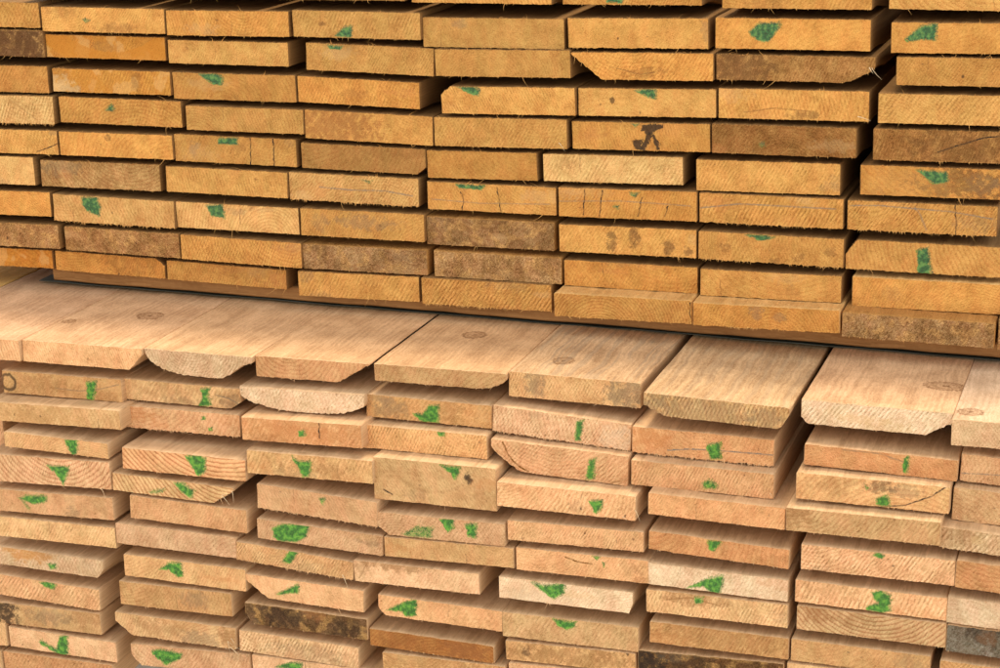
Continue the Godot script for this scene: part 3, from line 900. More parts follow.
	board(0, "o", "ochre board with saw lines and grey streak, seventh from left, sixth full row, upper stack", Vector3(0.3541, 0.6973, -0.1801), 0.153, 0.0322, 0.0063, {"saw": 0.14, "fringe": 0.6, "line": [["B", 0.6, 1.1, [Vector2(0.8, 15.4), Vector2(43.9, 21.7), Vector2(86.4, 21.6), Vector2(143.9, 21.2)]]], "bow": 0.0088})
	board(0, "o", "ochre board with forked grey streak, eighth from left, sixth full row, upper stack", Vector3(0.51, 0.6979, -0.1811), 0.1517, 0.0314, 0.0083, {"saw": 0.14, "fringe": 0.6, "line": [["B", 0.65, 1, [Vector2(2.6, 25.1), Vector2(33.4, 26.5), Vector2(68.9, 25), Vector2(104.1, 23.6), Vector2(146, 18.3)]], ["B", 0.4, 1.8, [Vector2(68.9, 26.1), Vector2(75.2, 18), Vector2(80.7, 4.6)]], ["k", 0.85, 0.5, [Vector2(109.4, 30), Vector2(111, -1.2)]]], "bow": 0.0103})
	board(0, "o", "plain ochre board, first from left, seventh full row, upper stack", Vector3(-0.608, 0.6551, -0.1801), 0.1842, 0.0299, 0.0201, {"bow": 0.008})
	board(0, "p", "board with square green mark, torn edge, second from left, seventh full row, upper stack", Vector3(-0.4308, 0.654, -0.1788), 0.1623, 0.0328, -0.0042, {"fringe": 0.9, "paint": [["g", 0.95, [Vector2(40.5, 30.4), Vector2(60.2, 31.5), Vector2(63.9, 20.2), Vector2(62.3, 9.2), Vector2(49.8, 13.3), Vector2(40.8, 18.9)]]], "bow": 0.0057})
	board(0, "p", "board with green patch over rings, third from left, seventh full row, upper stack", Vector3(-0.2702, 0.6539, -0.1827), 0.158, 0.0313, 0.0021, {"ring": 0.16, "pith": Vector2(119.5, -8.4), "line": [["k", 0.5, 0.6, [Vector2(83.4, 25.2), Vector2(82.3, 8.5)]]], "paint": [["g", 0.9, [Vector2(39.8, 28.2), Vector2(60, 30.5), Vector2(64, 14.1), Vector2(46.7, 16.1)]]], "bow": 0.0072})
	board(0, "o", "board smeared with grey, fourth from left, seventh full row, upper stack", Vector3(-0.111, 0.6559, -0.1771), 0.1517, 0.0319, 0.0047, {"ring": 0.12, "stain": [["n", 0.4, 79.6, 18.4, 36.6, 7], ["n", 0.25, 24.1, 16.7, 9.8, 10.6]], "bow": 0.0098})
	board(0, "g", "dark grey-brown fuzzy board, fifth from left, seventh full row, upper stack", Vector3(0.0403, 0.6536, -0.1829), 0.1501, 0.0319, 0.0066, {"fuzz": 0.5, "bow": 0.0059})
	board(0, "o", "ochre board with row of small grey knots, sixth from left, seventh full row, upper stack", Vector3(0.1987, 0.6558, -0.1785), 0.1536, 0.0308, 0.0119, {"stain": [["k", 0.5, 60.9, 13.4, 6.7, 10.1], ["k", 0.5, 85.6, 19, 6.7, 11.2], ["k", 0.5, 122, 10.8, 6.7, 7.9], ["k", 0.5, 144, 7.5, 4.5, 6.7]], "bow": 0.0092})
	board(0, "o", "ochre board with torn edge and green dash, seventh from left, seventh full row, upper stack", Vector3(0.3548, 0.6565, -0.1779), 0.1548, 0.0311, -0.0026, {"fringe": 0.8, "stain": [["b", 0.35, 82.9, 1.9, 6.4, 4.4], ["b", 0.35, 109.3, 8, 6.4, 4.4], ["b", 0.35, 29, 14.7, 6.4, 4.4], ["b", 0.35, 140.5, 16.5, 6.4, 4.4]], "paint": [["g", 0.85, [Vector2(49.3, 29.1), Vector2(69.5, 30.3), Vector2(82.3, 27.9), Vector2(68.6, 23.8)]]], "bow": 0.0087})
	board(0, "P", "pale ochre board with upright green stripe, eighth from left, seventh full row, upper stack", Vector3(0.5164, 0.6554, -0.1829), 0.1667, 0.0323, 0.0033, {"fringe": 0.4, "cut": [["tl", 0.07, 0.5, 0]], "paint": [["g", 0.95, [Vector2(73.5, 24.5), Vector2(84.1, 27.3), Vector2(89.6, 0), Vector2(76, -1.5)]]], "bow": 0.0059})
	board(0, "g", "plain grey-brown board, first from left, eighth full row, upper stack", Vector3(-0.5891, 0.617, -0.1763), 0.1683, 0.0295, 0.0187, {"bow": 0.0044})
	board(0, "g", "plain grey-brown board, second from left, eighth full row, upper stack", Vector3(-0.4226, 0.6167, -0.1788), 0.1545, 0.0297, -0.0042, {"bow": 0.004})
	board(0, "o", "plain ochre board, third from left, eighth full row, upper stack", Vector3(-0.2658, 0.6156, -0.1775), 0.1551, 0.03, -0.0104, {"bow": 0.0045})
	board(0, "g", "plain grey-brown board, fourth from left, eighth full row, upper stack", Vector3(-0.111, 0.6149, -0.1809), 0.1537, 0.0297, 0.0126, {"fuzz": 0.5, "bow": 0.0025})
	board(0, "g", "plain grey-brown board, fifth from left, eighth full row, upper stack", Vector3(0.0487, 0.6161, -0.1807), 0.1499, 0.0304, 0.0042, {"fuzz": 0.4})
	board(0, "o", "plain ochre board, sixth from left, eighth full row, upper stack", Vector3(0.2017, 0.6159, -0.1799), 0.1499, 0.0297, 0.0035, {"ring": 0.09})
	board(0, "u", "plain tan board, seventh from left, eighth full row, upper stack", Vector3(0.3561, 0.6172, -0.1753), 0.1512, 0.0292, 0.0126, {})
	board(0, "o", "plain ochre board, eighth from left, eighth full row, upper stack", Vector3(0.5195, 0.6169, -0.1798), 0.1551, 0.032, 0.0049, {"fuzz": 0.4})
	board(0, "r", "plain orange board, first from left, bottom row, upper stack", Vector3(-0.6039, 0.5857, -0.1865), 0.1601, 0.0229, 0.0161, {})
	board(0, "u", "plain tan board, second from left, bottom row, upper stack", Vector3(-0.447, 0.5852, -0.1884), 0.1497, 0.0246, -0.0074, {"cut": [["tr", 0.08, 0.35, 0]], "stain": [["b", 0.25, 102.5, 13.8, 34, 11.3]]})
	board(0, "u", "plain tan board, third from left, bottom row, upper stack", Vector3(-0.2904, 0.5838, -0.1853), 0.1563, 0.0237, -0.0108, {"stain": [["b", 0.2, 109.4, 17.6, 39, 11.1]]})
	board(0, "o", "plain ochre board, fourth from left, bottom row, upper stack", Vector3(-0.1203, 0.5825, -0.1809), 0.1508, 0.0294, 0.0197, {"saw": 0.1})
	board(0, "o", "ochre board with saw lines and ragged lower edge, fifth from left, bottom row, upper stack", Vector3(0.036, 0.5848, -0.1769), 0.1538, 0.031, 0.0083, {"saw": 0.17, "fringe": 0.9})
	board(0, "o", "ochre board with arched rings and fuzzy top edge, sixth from left, bottom row, upper stack", Vector3(0.2004, 0.5874, -0.1519), 0.1533, 0.0262, 0.0104, {"ring": 0.2, "pith": Vector2(51.2, -18.3), "sp": 3.2, "fringe": 0.4, "fuzz": 1, "line": [["k", 0.85, 0.9, [Vector2(151.5, 23.8), Vector2(150.3, 12.7), Vector2(153.6, 1.9)]]]})
	board(0, "u", "tan board with fuzzy top edge and grey smudge, seventh from left, bottom row, upper stack", Vector3(0.3572, 0.5895, -0.1483), 0.1553, 0.0251, 0.0143, {"fringe": 0.5, "fuzz": 1, "stain": [["n", 0.4, 68.5, 18.5, 7.4, 7.7], ["n", 0.35, 92.9, 13.4, 6.3, 4.4]], "line": [["q", 0.4, 0.5, [Vector2(11.6, 6.3), Vector2(50.4, -2.3)]]]})
	board(0, "g", "rough grey-brown board with fuzzy pale top edge, eighth from left, bottom row, upper stack", Vector3(0.5138, 0.587, -0.1524), 0.1547, 0.0267, -0.0065, {"fuzz": 1})
	board(0, "g", "plain grey-brown board, ninth from left, bottom row, upper stack", Vector3(0.6576, 0.587, -0.1585), 0.1278, 0.0334, -0.0035, {})
	board(1, "r", "board tinted orange for warm light behind the strap end, top layer of lower stack", Vector3(-0.6828, 0.5351, 0.014), 0.1623, 0.0255, 0.0018, {"top": 0})
	board(1, "s", "board with straight sawn end, first from left in top layer, lower stack", Vector3(-0.5242, 0.5357, 0.0125), 0.1517, 0.0246, 0.0041, {"saw": 0.07, "top": 1})
	board(1, "s", "salmon board with oval knot on its top, second from left in top layer, lower stack", Vector3(-0.3727, 0.536, 0.0085), 0.1506, 0.025, 0.0065, {"saw": 0.08, "cut": [["br", 0.11, 0.75, 0]], "top": 2})
	board(1, "w", "whitish board with half-moon end, third from left in top layer, lower stack", Vector3(-0.2319, 0.5353, 0.0039), 0.1302, 0.0275, -0.002, {"cut": [["bl", 0.45, 0.97, 1], ["br", 0.32, 0.75, -1]], "top": 3})
	board(1, "s", "board with speckled end and cut-away corner, fourth from left in top layer, lower stack", Vector3(-0.0998, 0.5381, -0.0034), 0.1332, 0.0235, 0.013, {"cut": [["br", 0.28, 0.95, 0]], "top": 4})
	board(1, "k", "beige board with rounded lower corner, fifth from left in top layer, lower stack", Vector3(0.0433, 0.5408, -0.0083), 0.1469, 0.0192, 0.0037, {"cut": [["br", 0.22, 0.75, 0.8]], "top": 5})
	board(1, "y", "yellowish board with grey patches at both ends, sixth from left in top layer, lower stack", Vector3(0.1878, 0.5377, -0.0147), 0.1413, 0.0269, -0.0074, {"stain": [["n", 0.5, 28.6, 17.8, 10.7, 18.5], ["n", 0.6, 125.6, 12, 20.3, 19.6]], "top": 6})
	board(1, "z", "greyish board with dark diagonal saw stripes, seventh from left in top layer, lower stack", Vector3(0.3409, 0.5368, 0.01), 0.1474, 0.0231, -0.0187, {"saw": 0.2, "cut": [["bl", 0.15, 0.45, 0], ["br", 0.07, 0.85, 0.4]], "stain": [["n", 0.35, 58.2, 8.8, 50.2, 16.8], ["n", 0.25, 12.3, 14.3, 14.1, 14.7], ["n", 0.35, 123.4, 7.8, 18.1, 12.6]], "top": 7})
	board(1, "w", "board with saw lines and angled corner, eighth from left in top layer, lower stack", Vector3(0.4955, 0.538, -0.0065), 0.1459, 0.0244, -0.0057, {"saw": 0.12, "cut": [["bl", 0.045, 0.3, 0], ["br", 0.17, 0.6, 0]], "top": 8})
	board(1, "w", "whitish board jutting out furthest, ninth from left in top layer, lower stack", Vector3(0.6388, 0.5356, 0.006), 0.1398, 0.0265, 0.005, {"top": 9})
	board(1, "s", "plain salmon board, first sliver at the edge of lower stack", Vector3(-0.565, 0.4327, 0.006), 0.1607, 0.0357, 0.0188, {"bow": 0.2025})
	board(1, "y", "plain yellowish board, second sliver at the edge of lower stack", Vector3(-0.5678, 0.1961, 0.04), 0.168, 0.0318, 0.0458, {"bow": 0.0078})
	board(1, "y", "plain yellowish board, third sliver at the edge of lower stack", Vector3(-0.5752, 0.1565, 0.04), 0.1636, 0.0308, 0.0485, {})
	board(1, "a", "board with dark bark loop at one end, first down, first column, lower stack", Vector3(-0.4028, 0.4969, 0.0066), 0.152, 0.0265, 0.0101, {"stain": [["q", 0.28, 54.4, 13, 30.6, 10.7], ["q", 0.12, 105, 8.7, 38.3, 8.4]], "band": [["k", 0.75, 7.8, 13, 7, 10.2]], "line": [["n", 0.5, 1, [Vector2(67, 10.4), Vector2(98.8, 9.4), Vector2(124.5, 13.7), Vector2(147.7, 20.1)]]], "paint": [["G", 0.8, [Vector2(107.5, 20.6), Vector2(121, 22.7), Vector2(115.6, 0.2), Vector2(106.6, -0.5)]]], "bow": 0.0013})
	board(1, "y", "plain yellowish board, second down, first column, lower stack", Vector3(-0.4008, 0.4708, 0.0313), 0.1693, 0.0224, 0.0267, {"ring": 0.1, "stain": [["y", 0.4, 54.2, 9.7, 63.5, 14.3]], "bow": 0.0104})
	board(1, "x", "pale board with green paint mark, third down, first column, lower stack", Vector3(-0.3961, 0.4396, 0.04), 0.1317, 0.0183, -0.0185, {"paint": [["G", 0.95, [Vector2(78, 17.1), Vector2(94.5, 19), Vector2(91.1, 1.5), Vector2(85.5, -0.3), Vector2(81.5, 6.8)]]], "bow": 0.0067})
	board(1, "s", "salmon board with curved rings and green mark, fourth down, first column, lower stack", Vector3(-0.4079, 0.4072, 0.04), 0.1577, 0.0323, 0.0314, {"ring": 0.26, "pith": Vector2(94, 71.7), "sp": 5.0, "sliver": 1, "stain": [["q", 0.15, 53.4, 6.6, 32, 12.1]], "paint": [["G", 0.9, [Vector2(77.5, 23.1), Vector2(105.6, 23.3), Vector2(103.4, 16.1), Vector2(96.4, 1.4), Vector2(87.9, 15)]]], "bow": 0.009})
	board(1, "s", "salmon board with green paint mark, fifth down, first column, lower stack", Vector3(-0.4099, 0.3682, 0.04), 0.1623, 0.0266, 0.0315, {"paint": [["G", 0.75, [Vector2(39.9, 17.3), Vector2(53.5, 21.9), Vector2(79.5, 22.7), Vector2(75.9, 14.6), Vector2(59.9, 11)]], ["G", 0.6, [Vector2(39.9, 17.3), Vector2(43.8, 17.6), Vector2(55.2, 5.3), Vector2(52.4, 3.8)]]], "bow": 0.0071})
	board(1, "y", "plain yellowish board, sixth down, first column, lower stack", Vector3(-0.4092, 0.3351, 0.04), 0.1601, 0.0247, 0.0181, {"bow": 0.0141})
	board(1, "w", "pale board with orange patch, seventh down, first column, lower stack", Vector3(-0.4291, 0.2971, 0.04), 0.1599, 0.0223, -0.0176, {"cut": [["br", 0.05, 0.5, 0]], "stain": [["O", 0.6, 64, 19.9, 31.1, 11.3]], "paint": [["G", 0.65, [Vector2(86.6, 9.5), Vector2(99.7, 11.3), Vector2(100.4, 4.1), Vector2(90.4, 1.5)]]], "bow": 0.0127})
	board(1, "s", "salmon board with saw lines and small green dab, eighth down, first column, lower stack", Vector3(-0.4335, 0.2598, 0.04), 0.1541, 0.026, -0.0244, {"saw": 0.14, "fringe": 0.4, "paint": [["G", 0.75, [Vector2(75.4, 23), Vector2(88.1, 28), Vector2(99.5, 23.5), Vector2(93.8, 16.5), Vector2(86.1, 17.8)]]], "bow": 0.0065})
	board(1, "a", "stained yellowish board with black knot at one end, ninth down, first column, lower stack", Vector3(-0.4342, 0.2267, 0.04), 0.1527, 0.0265, 0.017, {"stain": [["k", 0.85, 25.6, 14.3, 17.1, 17.8], ["n", 0.4, 86.6, 15, 26.3, 8.9], ["q", 0.3, 132.4, 16.5, 18.4, 11.5]], "bow": 0.0043})
	board(1, "s", "salmon board with green tick-shaped mark, tenth down, first column, lower stack", Vector3(-0.4108, 0.1961, 0.04), 0.1414, 0.0254, -0.0051, {"paint": [["G", 0.9, [Vector2(68.4, 22.9), Vector2(79.1, 25.7), Vector2(77, 1.6), Vector2(69.5, -1.4), Vector2(59.8, 0.4), Vector2(39.7, 10.7), Vector2(42.7, 14.3), Vector2(61.5, 5)]]], "bow": 0.005})
	board(1, "R", "plain reddish board, eleventh down, first column, lower stack", Vector3(-0.4191, 0.165, 0.04), 0.1452, 0.0261, 0.0196, {})
	board(1, "y", "yellowish board with green paint mark, first down, second column, lower stack", Vector3(-0.2569, 0.498, -0.0016), 0.1428, 0.0244, -0.0005, {"cut": [["br", 0.12, 0.4, 0.5]], "stain": [["n", 0.45, 131.7, 8.3, 14.7, 8.2], ["q", 0.2, 56.6, 13.1, 36.7, 9.4]], "line": [["n", 0.7, 1, [Vector2(111.6, 14.6), Vector2(127.2, 12.5), Vector2(141.2, 5.8)]]], "paint": [["G", 0.8, [Vector2(94.5, 20.4), Vector2(106.1, 22.1), Vector2(103, 12.2), Vector2(107.1, 2.1), Vector2(88.6, -1.3), Vector2(95.5, 9.7)]]], "bow": 0.0026})
	board(1, "s", "salmon board with two green dots and torn edge, second down, second column, lower stack", Vector3(-0.2546, 0.4701, 0.0084), 0.1422, 0.0256, 0.0079, {"fringe": 0.8, "stain": [["R", 0.4, 20.2, 15.7, 22, 8.2]], "paint": [["G", 0.9, [Vector2(96.9, 20.4), Vector2(101.1, 20.8), Vector2(100.8, 16.7), Vector2(96.5, 16.4)]], ["G", 0.9, [Vector2(104.4, 8.4), Vector2(108.1, 8.7), Vector2(107.8, 4.7), Vector2(104.1, 4.4)]]], "bow": 0.012})
	board(1, "s", "salmon board with dark rings and green triangle, third down, second column, lower stack", Vector3(-0.2383, 0.4327, 0.04), 0.1502, 0.0243, 0.0018, {"ring": 0.36, "pith": Vector2(120.8, 117.5), "sp": 4.6, "paint": [["G", 0.95, [Vector2(77.9, 22.1), Vector2(96.9, 24.6), Vector2(103.1, 21.2), Vector2(100.2, 6), Vector2(93.2, 0.7), Vector2(85, 11.9)]]], "bow": 0.0074})
	board(1, "t", "yellowish board with wavy rings and two green smears, fourth down, second column, lower stack", Vector3(-0.2541, 0.4026, 0.04), 0.1468, 0.0202, -0.0185, {"ring": 0.32, "pith": Vector2(144.8, 92), "sp": 4.4, "sliver": 3, "cut": [["br", 0.16, 0.8, 0]], "paint": [["G", 0.8, [Vector2(74.9, 17.3), Vector2(84.7, 19.7), Vector2(100, 10.6), Vector2(96.5, 2.6), Vector2(85.2, 7)]], ["G", 0.5, [Vector2(42.2, 3.9), Vector2(64.7, 10.7), Vector2(63.1, 4.2), Vector2(45.7, 0.9)]]], "bow": 0.0034})
	board(1, "s", "plain salmon board, fifth down, second column, lower stack", Vector3(-0.2373, 0.3753, 0.04), 0.1431, 0.0268, -0.0177, {"ring": 0.1, "bow": 0.007})
	board(1, "s", "plain salmon board, sixth down, second column, lower stack", Vector3(-0.2548, 0.3423, 0.04), 0.1475, 0.0244, -0.0117, {"bow": 0.0114})
	board(1, "y", "yellowish board with green paint mark, seventh down, second column, lower stack", Vector3(-0.2466, 0.3052, 0.04), 0.1504, 0.0262, -0.0065, {"paint": [["G", 0.95, [Vector2(44.4, 12.8), Vector2(56.9, 22.1), Vector2(71.8, 24), Vector2(73.3, 8.7), Vector2(67.6, 6.8), Vector2(56.3, 14.3)]]], "bow": 0.0059})
	board(1, "a", "plain stained yellowish board, eighth down, second column, lower stack", Vector3(-0.2601, 0.272, 0.04), 0.1394, 0.0277, 0.013, {"ring": 0.12, "stain": [["n", 0.35, 94.1, 15.2, 17.4, 8.6]], "bow": 0.0119})
	board(1, "y", "rough stained board with splintered end, ninth down, second column, lower stack", Vector3(-0.2638, 0.2331, 0.04), 0.1513, 0.0255, -0.001, {"fringe": 0.6, "sliver": 7, "cut": [["bl", 0.14, 0.6, 0]], "stain": [["q", 0.3, 57.1, 13.4, 32.5, 8.7], ["n", 0.4, 106.4, 5.4, 25, 9.9], ["q", 0.5, 141.5, 12.6, 11.2, 11.2]], "bow": 0.0074})
	board(1, "s", "salmon board with green paint mark, tenth down, second column, lower stack", Vector3(-0.2465, 0.1999, 0.04), 0.1496, 0.0254, 0.0454, {"cut": [["bl", 0.08, 0.5, 0]], "paint": [["G", 0.95, [Vector2(26.7, 18.1), Vector2(36, 21.5), Vector2(64.7, 18.7), Vector2(62.7, 12.9), Vector2(43.9, 3.8), Vector2(31, 11.9)]]]})
	board(1, "w", "whitish board with half-moon underside, first down, third column, lower stack", Vector3(-0.1088, 0.5056, 0.0075), 0.146, 0.0248, 0.0205, {"cut": [["bl", 0.5, 0.75, 1], ["br", 0.42, 0.6, 1]], "bow": 0.0012})
	board(1, "R", "orange-red board with upright crack and green dot, second down, third column, lower stack", Vector3(-0.1006, 0.4788, 0.0296), 0.1392, 0.0256, 0.0251, {"ring": 0.06, "stain": [["R", 0.4, 68.1, 13.4, 57.9, 13.6]], "line": [["k", 0.85, 0.9, [Vector2(91, 25), Vector2(90.3, 8.2)]]], "paint": [["G", 1, [Vector2(67, 14.4), Vector2(72.9, 15.4), Vector2(73.6, 9.3), Vector2(67.7, 8.3)]]], "bow": 0.0078})
	board(1, "y", "yellowish board with green paint mark, third down, third column, lower stack", Vector3(-0.0885, 0.4451, 0.04), 0.1457, 0.0254, 0.0171, {"stain": [["q", 0.35, 41, 11.1, 8.1, 5.7], ["q", 0.35, 96.5, 9.1, 16.2, 9.1]], "paint": [["G", 0.95, [Vector2(53.5, 22.2), Vector2(60.8, 17.8), Vector2(75.9, 18.5), Vector2(71.8, 2.5), Vector2(65.9, 1.5)]]], "bow": 0.0149})
	board(1, "s", "salmon board with green paint mark, fourth down, third column, lower stack", Vector3(-0.0831, 0.4028, 0.04), 0.14, 0.0285, -0.0449, {"fringe": 0.6, "paint": [["G", 0.6, [Vector2(71.3, 22.4), Vector2(81.7, 25.1), Vector2(78.2, 13.2)]]], "bow": 0.0104})
	board(1, "s", "salmon board with the biggest solid green blotch, fifth down, third column, lower stack", Vector3(-0.0815, 0.3662, 0.04), 0.1453, 0.0231, -0.0305, {"ring": 0.1, "paint": [["G", 1, [Vector2(19, 14.3), Vector2(31, 20.7), Vector2(61.5, 24.3), Vector2(56.5, 9.4), Vector2(45.8, 2.6), Vector2(26.9, 0.4), Vector2(19.9, 4)]]], "bow": 0.008})
	board(1, "x", "pale board with green drip under the big blotch, sixth down, third column, lower stack", Vector3(-0.1124, 0.3354, 0.04), 0.1376, 0.0216, -0.0613, {"saw": 0.12, "fringe": 0.6, "sliver": 1, "stain": [["q", 0.35, 136.4, 21.6, 16.5, 7.1]], "paint": [["G", 1, [Vector2(62.9, 27.5), Vector2(79.3, 28.1), Vector2(71.2, 20.2), Vector2(64.2, 7.2), Vector2(54.7, 7.3), Vector2(62.4, 19.1)]]], "bow": 0.0122})
	board(1, "s", "salmon board with slanted corner and green leaf-shaped mark, seventh down, third column, lower stack", Vector3(-0.105, 0.2991, 0.04), 0.1453, 0.0256, -0.0168, {"cut": [["bl", 0.22, 0.85, 0]], "paint": [["G", 0.9, [Vector2(42.3, 6.8), Vector2(66.1, 20.7), Vector2(69.6, 19.5), Vector2(68.1, 11), Vector2(58, 10.8), Vector2(48.9, 6.5)]]], "bow": 0.0077})
	board(1, "b", "dark brown mouldy board, eighth down, third column, lower stack", Vector3(-0.1025, 0.2659, 0.04), 0.1458, 0.0247, -0.0039, {"cut": [["bl", 0.07, 0.5, 0]], "stain": [["k", 0.55, 45.1, 14.5, 30.8, 10.8], ["k", 0.4, 119.3, 8.1, 16.6, 10.8]], "bow": 0.0095})
	board(1, "x", "plain pale board, ninth down, third column, lower stack", Vector3(-0.1131, 0.2312, 0.04), 0.1427, 0.025, -0.0193, {"saw": 0.14, "stain": [["n", 0.25, 85.4, 7.6, 47.7, 9.7]], "bow": 0.001})
	board(1, "s", "salmon board with green paint mark, tenth down, third column, lower stack", Vector3(-0.0984, 0.2047, 0.04), 0.1427, 0.0254, -0.0006, {"paint": [["G", 0.9, [Vector2(27.4, 13.6), Vector2(45.4, 22.1), Vector2(61, 23.1), Vector2(58.8, 14.4)]]]})
	board(1, "a", "stained yellowish board with grey patch and green splash, first down, fourth column, lower stack", Vector3(0.0323, 0.5049, -0.0011), 0.1412, 0.0252, -0.0043, {"stain": [["n", 0.4, 27.4, 11.9, 17.9, 10.1], ["q", 0.3, 94.9, 13.9, 15.7, 11.2]], "paint": [["G", 0.9, [Vector2(53.3, 8.8), Vector2(63.4, 7.9), Vector2(71.6, 18.8), Vector2(81.6, 19.8), Vector2(82.2, 1.1), Vector2(63.1, 0.1)]]], "bow": 0.0027})
	board(1, "y", "yellowish board with green paint mark, second down, fourth column, lower stack", Vector3(0.0324, 0.4759, 0.0134), 0.1399, 0.0266, 0.0062, {"saw": 0.11, "ring": 0.1, "paint": [["G", 0.7, [Vector2(84.3, 27.5), Vector2(94.6, 26.2), Vector2(92.7, 20.6), Vector2(85.5, 21)]]]})
	board(1, "y", "board twice as thick, with black knot, third down, fourth column, lower stack", Vector3(0.0503, 0.4384, 0.0339), 0.1366, 0.0472, 0.0031, {"saw": 0.05, "stain": [["k", 0.9, 105.7, 33.8, 4.4, 5.6]], "band": [["q", 0.2, 65.1, 71.4, 55.3, 58.6]], "line": [["k", 0.85, 1, [Vector2(11.4, 12), Vector2(21.3, 7.5)]]], "paint": [["G", 0.9, [Vector2(74.5, 44.4), Vector2(96.2, 44.9), Vector2(97.1, 41), Vector2(91.3, 30.2), Vector2(86.1, 38.4)]]], "bow": 0.0106})
	board(1, "s", "salmon board with three green dabs, fourth down, fourth column, lower stack", Vector3(0.058, 0.3913, 0.04), 0.143, 0.0249, 0.0182, {"cut": [["bl", 0.09, 0.4, 0]], "paint": [["G", 1, [Vector2(70.6, 23), Vector2(86.5, 24.5), Vector2(85.4, 15), Vector2(80.1, 10)]], ["G", 0.85, [Vector2(99.4, 20.8), Vector2(112.2, 22), Vector2(110.4, 6.3), Vector2(101.7, 8)]], ["G", 0.5, [Vector2(25.5, 2.5), Vector2(45.3, 14.5), Vector2(63.2, 14.5), Vector2(62.5, 0.5), Vector2(33.2, -0.1)]]], "bow": 0.0011})
	board(1, "y", "plain yellowish board, fifth down, fourth column, lower stack", Vector3(0.0661, 0.3663, 0.04), 0.144, 0.022, 0.0247, {"bow": 0.0094})
	board(1, "s", "salmon board with brown streak along upper edge, sixth down, fourth column, lower stack", Vector3(0.0287, 0.3334, 0.04), 0.1421, 0.0243, 0.0129, {"stain": [["q", 0.55, 48.7, 22.6, 36.1, 5.8], ["q", 0.3, 7.3, 18.1, 11.3, 9.3]], "line": [["q", 0.5, 0.8, [Vector2(6.5, 4.2), Vector2(14.2, 18.9)]]], "bow": 0.0132})
	board(1, "s", "salmon board with solid green wedge, seventh down, fourth column, lower stack", Vector3(0.0539, 0.296, 0.04), 0.1403, 0.0233, -0.0109, {"saw": 0.06, "cut": [["bl", 0.06, 0.4, 0]], "paint": [["G", 0.95, [Vector2(10.2, 6.4), Vector2(33.4, 20.1), Vector2(43.7, 22.7), Vector2(43.3, 5.3), Vector2(33, 2.7), Vector2(26.8, 7.6)]]], "bow": 0.0171})
	board(1, "e", "reddish board with reddish brown patch, eighth down, fourth column, lower stack", Vector3(0.043, 0.2566, 0.04), 0.1415, 0.0204, -0.011, {"stain": [["e", 0.75, 107.9, 10.7, 25, 10.6], ["e", 0.35, 35.3, 11.6, 28.4, 9.4]], "bow": 0.0032})
	board(1, "y", "plain yellowish board, ninth down, fourth column, lower stack", Vector3(0.0567, 0.231, 0.04), 0.1398, 0.0237, 0.0146, {"stain": [["q", 0.3, 54.4, 18.4, 68.1, 10.7]]})
	board(1, "s", "salmon board with upright green stroke and torn edge, first down, fifth column, lower stack", Vector3(0.1778, 0.5011, 0.0014), 0.1482, 0.0281, -0.0513, {"saw": 0.11, "fringe": 0.7, "stain": [["w", 0.4, 132, 11.4, 15, 13.1]], "line": [["q", 0.7, 0.6, [Vector2(0.6, 28.2), Vector2(1.3, 3)]]], "paint": [["G", 0.75, [Vector2(90.2, 23.6), Vector2(97.1, 24.6), Vector2(95.4, 3), Vector2(89, 2.1)]]], "bow": 0.0021})
	board(1, "s", "salmon board with curved bark line and green stroke, second down, fifth column, lower stack", Vector3(0.1792, 0.4686, 0.0149), 0.1474, 0.032, -0.0315, {"ring": 0.14, "cut": [["bl", 0.22, 0.75, 0.2]], "line": [["q", 0.9, 1.3, [Vector2(14, 29.1), Vector2(19.6, 16.7), Vector2(29.5, 7), Vector2(41.4, 2.1)]], ["q", 0.5, 0.9, [Vector2(118.5, -2.8), Vector2(144.5, 7.3)]]], "paint": [["G", 0.75, [Vector2(105.8, 22.6), Vector2(113.1, 26.1), Vector2(112, 2.9), Vector2(102.5, 1.6)]]], "bow": 0.0021})
	board(1, "s", "salmon board with green paint mark, third down, fifth column, lower stack", Vector3(0.1943, 0.4371, 0.04), 0.1475, 0.026, -0.0014, {"saw": 0.08, "sliver": 2, "paint": [["G", 1, [Vector2(99.6, 16), Vector2(112.2, 18), Vector2(112.2, 11), Vector2(106.9, 4.1), Vector2(102.7, 7.1)]]], "bow": 0.0126})
	board(1, "s", "plain salmon board, fourth down, fifth column, lower stack", Vector3(0.204, 0.4004, 0.04), 0.1441, 0.0214, 0.0172, {"saw": 0.12, "bow": 0.0077})
	board(1, "s", "salmon board with short brown slit and green dab, fifth down, fifth column, lower stack", Vector3(0.2109, 0.3692, 0.04), 0.1412, 0.0248, 0.0154, {"ring": 0.1, "line": [["q", 0.9, 1, [Vector2(54, 19.1), Vector2(66.7, 15.5), Vector2(81.6, 14.8)]]], "paint": [["G", 0.8, [Vector2(81.3, 23), Vector2(91, 24.6), Vector2(86.9, 18.7)]], ["G", 0.5, [Vector2(91.2, 19.1), Vector2(95.4, 18.5), Vector2(96.3, 12), Vector2(93.1, 11.7)]]], "bow": 0.0101})
	board(1, "w", "whitish board with green arrow-like smear, sixth down, fifth column, lower stack", Vector3(0.1929, 0.3342, 0.04), 0.1438, 0.0243, -0.003, {"cut": [["br", 0.03, 0.5, 0]], "stain": [["w", 0.4, 44.6, 2.8, 32.1, 11.3]], "paint": [["G", 0.8, [Vector2(34.4, 21.6), Vector2(51.3, 20.4), Vector2(70.7, 25.5), Vector2(72.3, 14.7), Vector2(59.7, 5.3), Vector2(44.2, 15)]]], "bow": 0.0144})
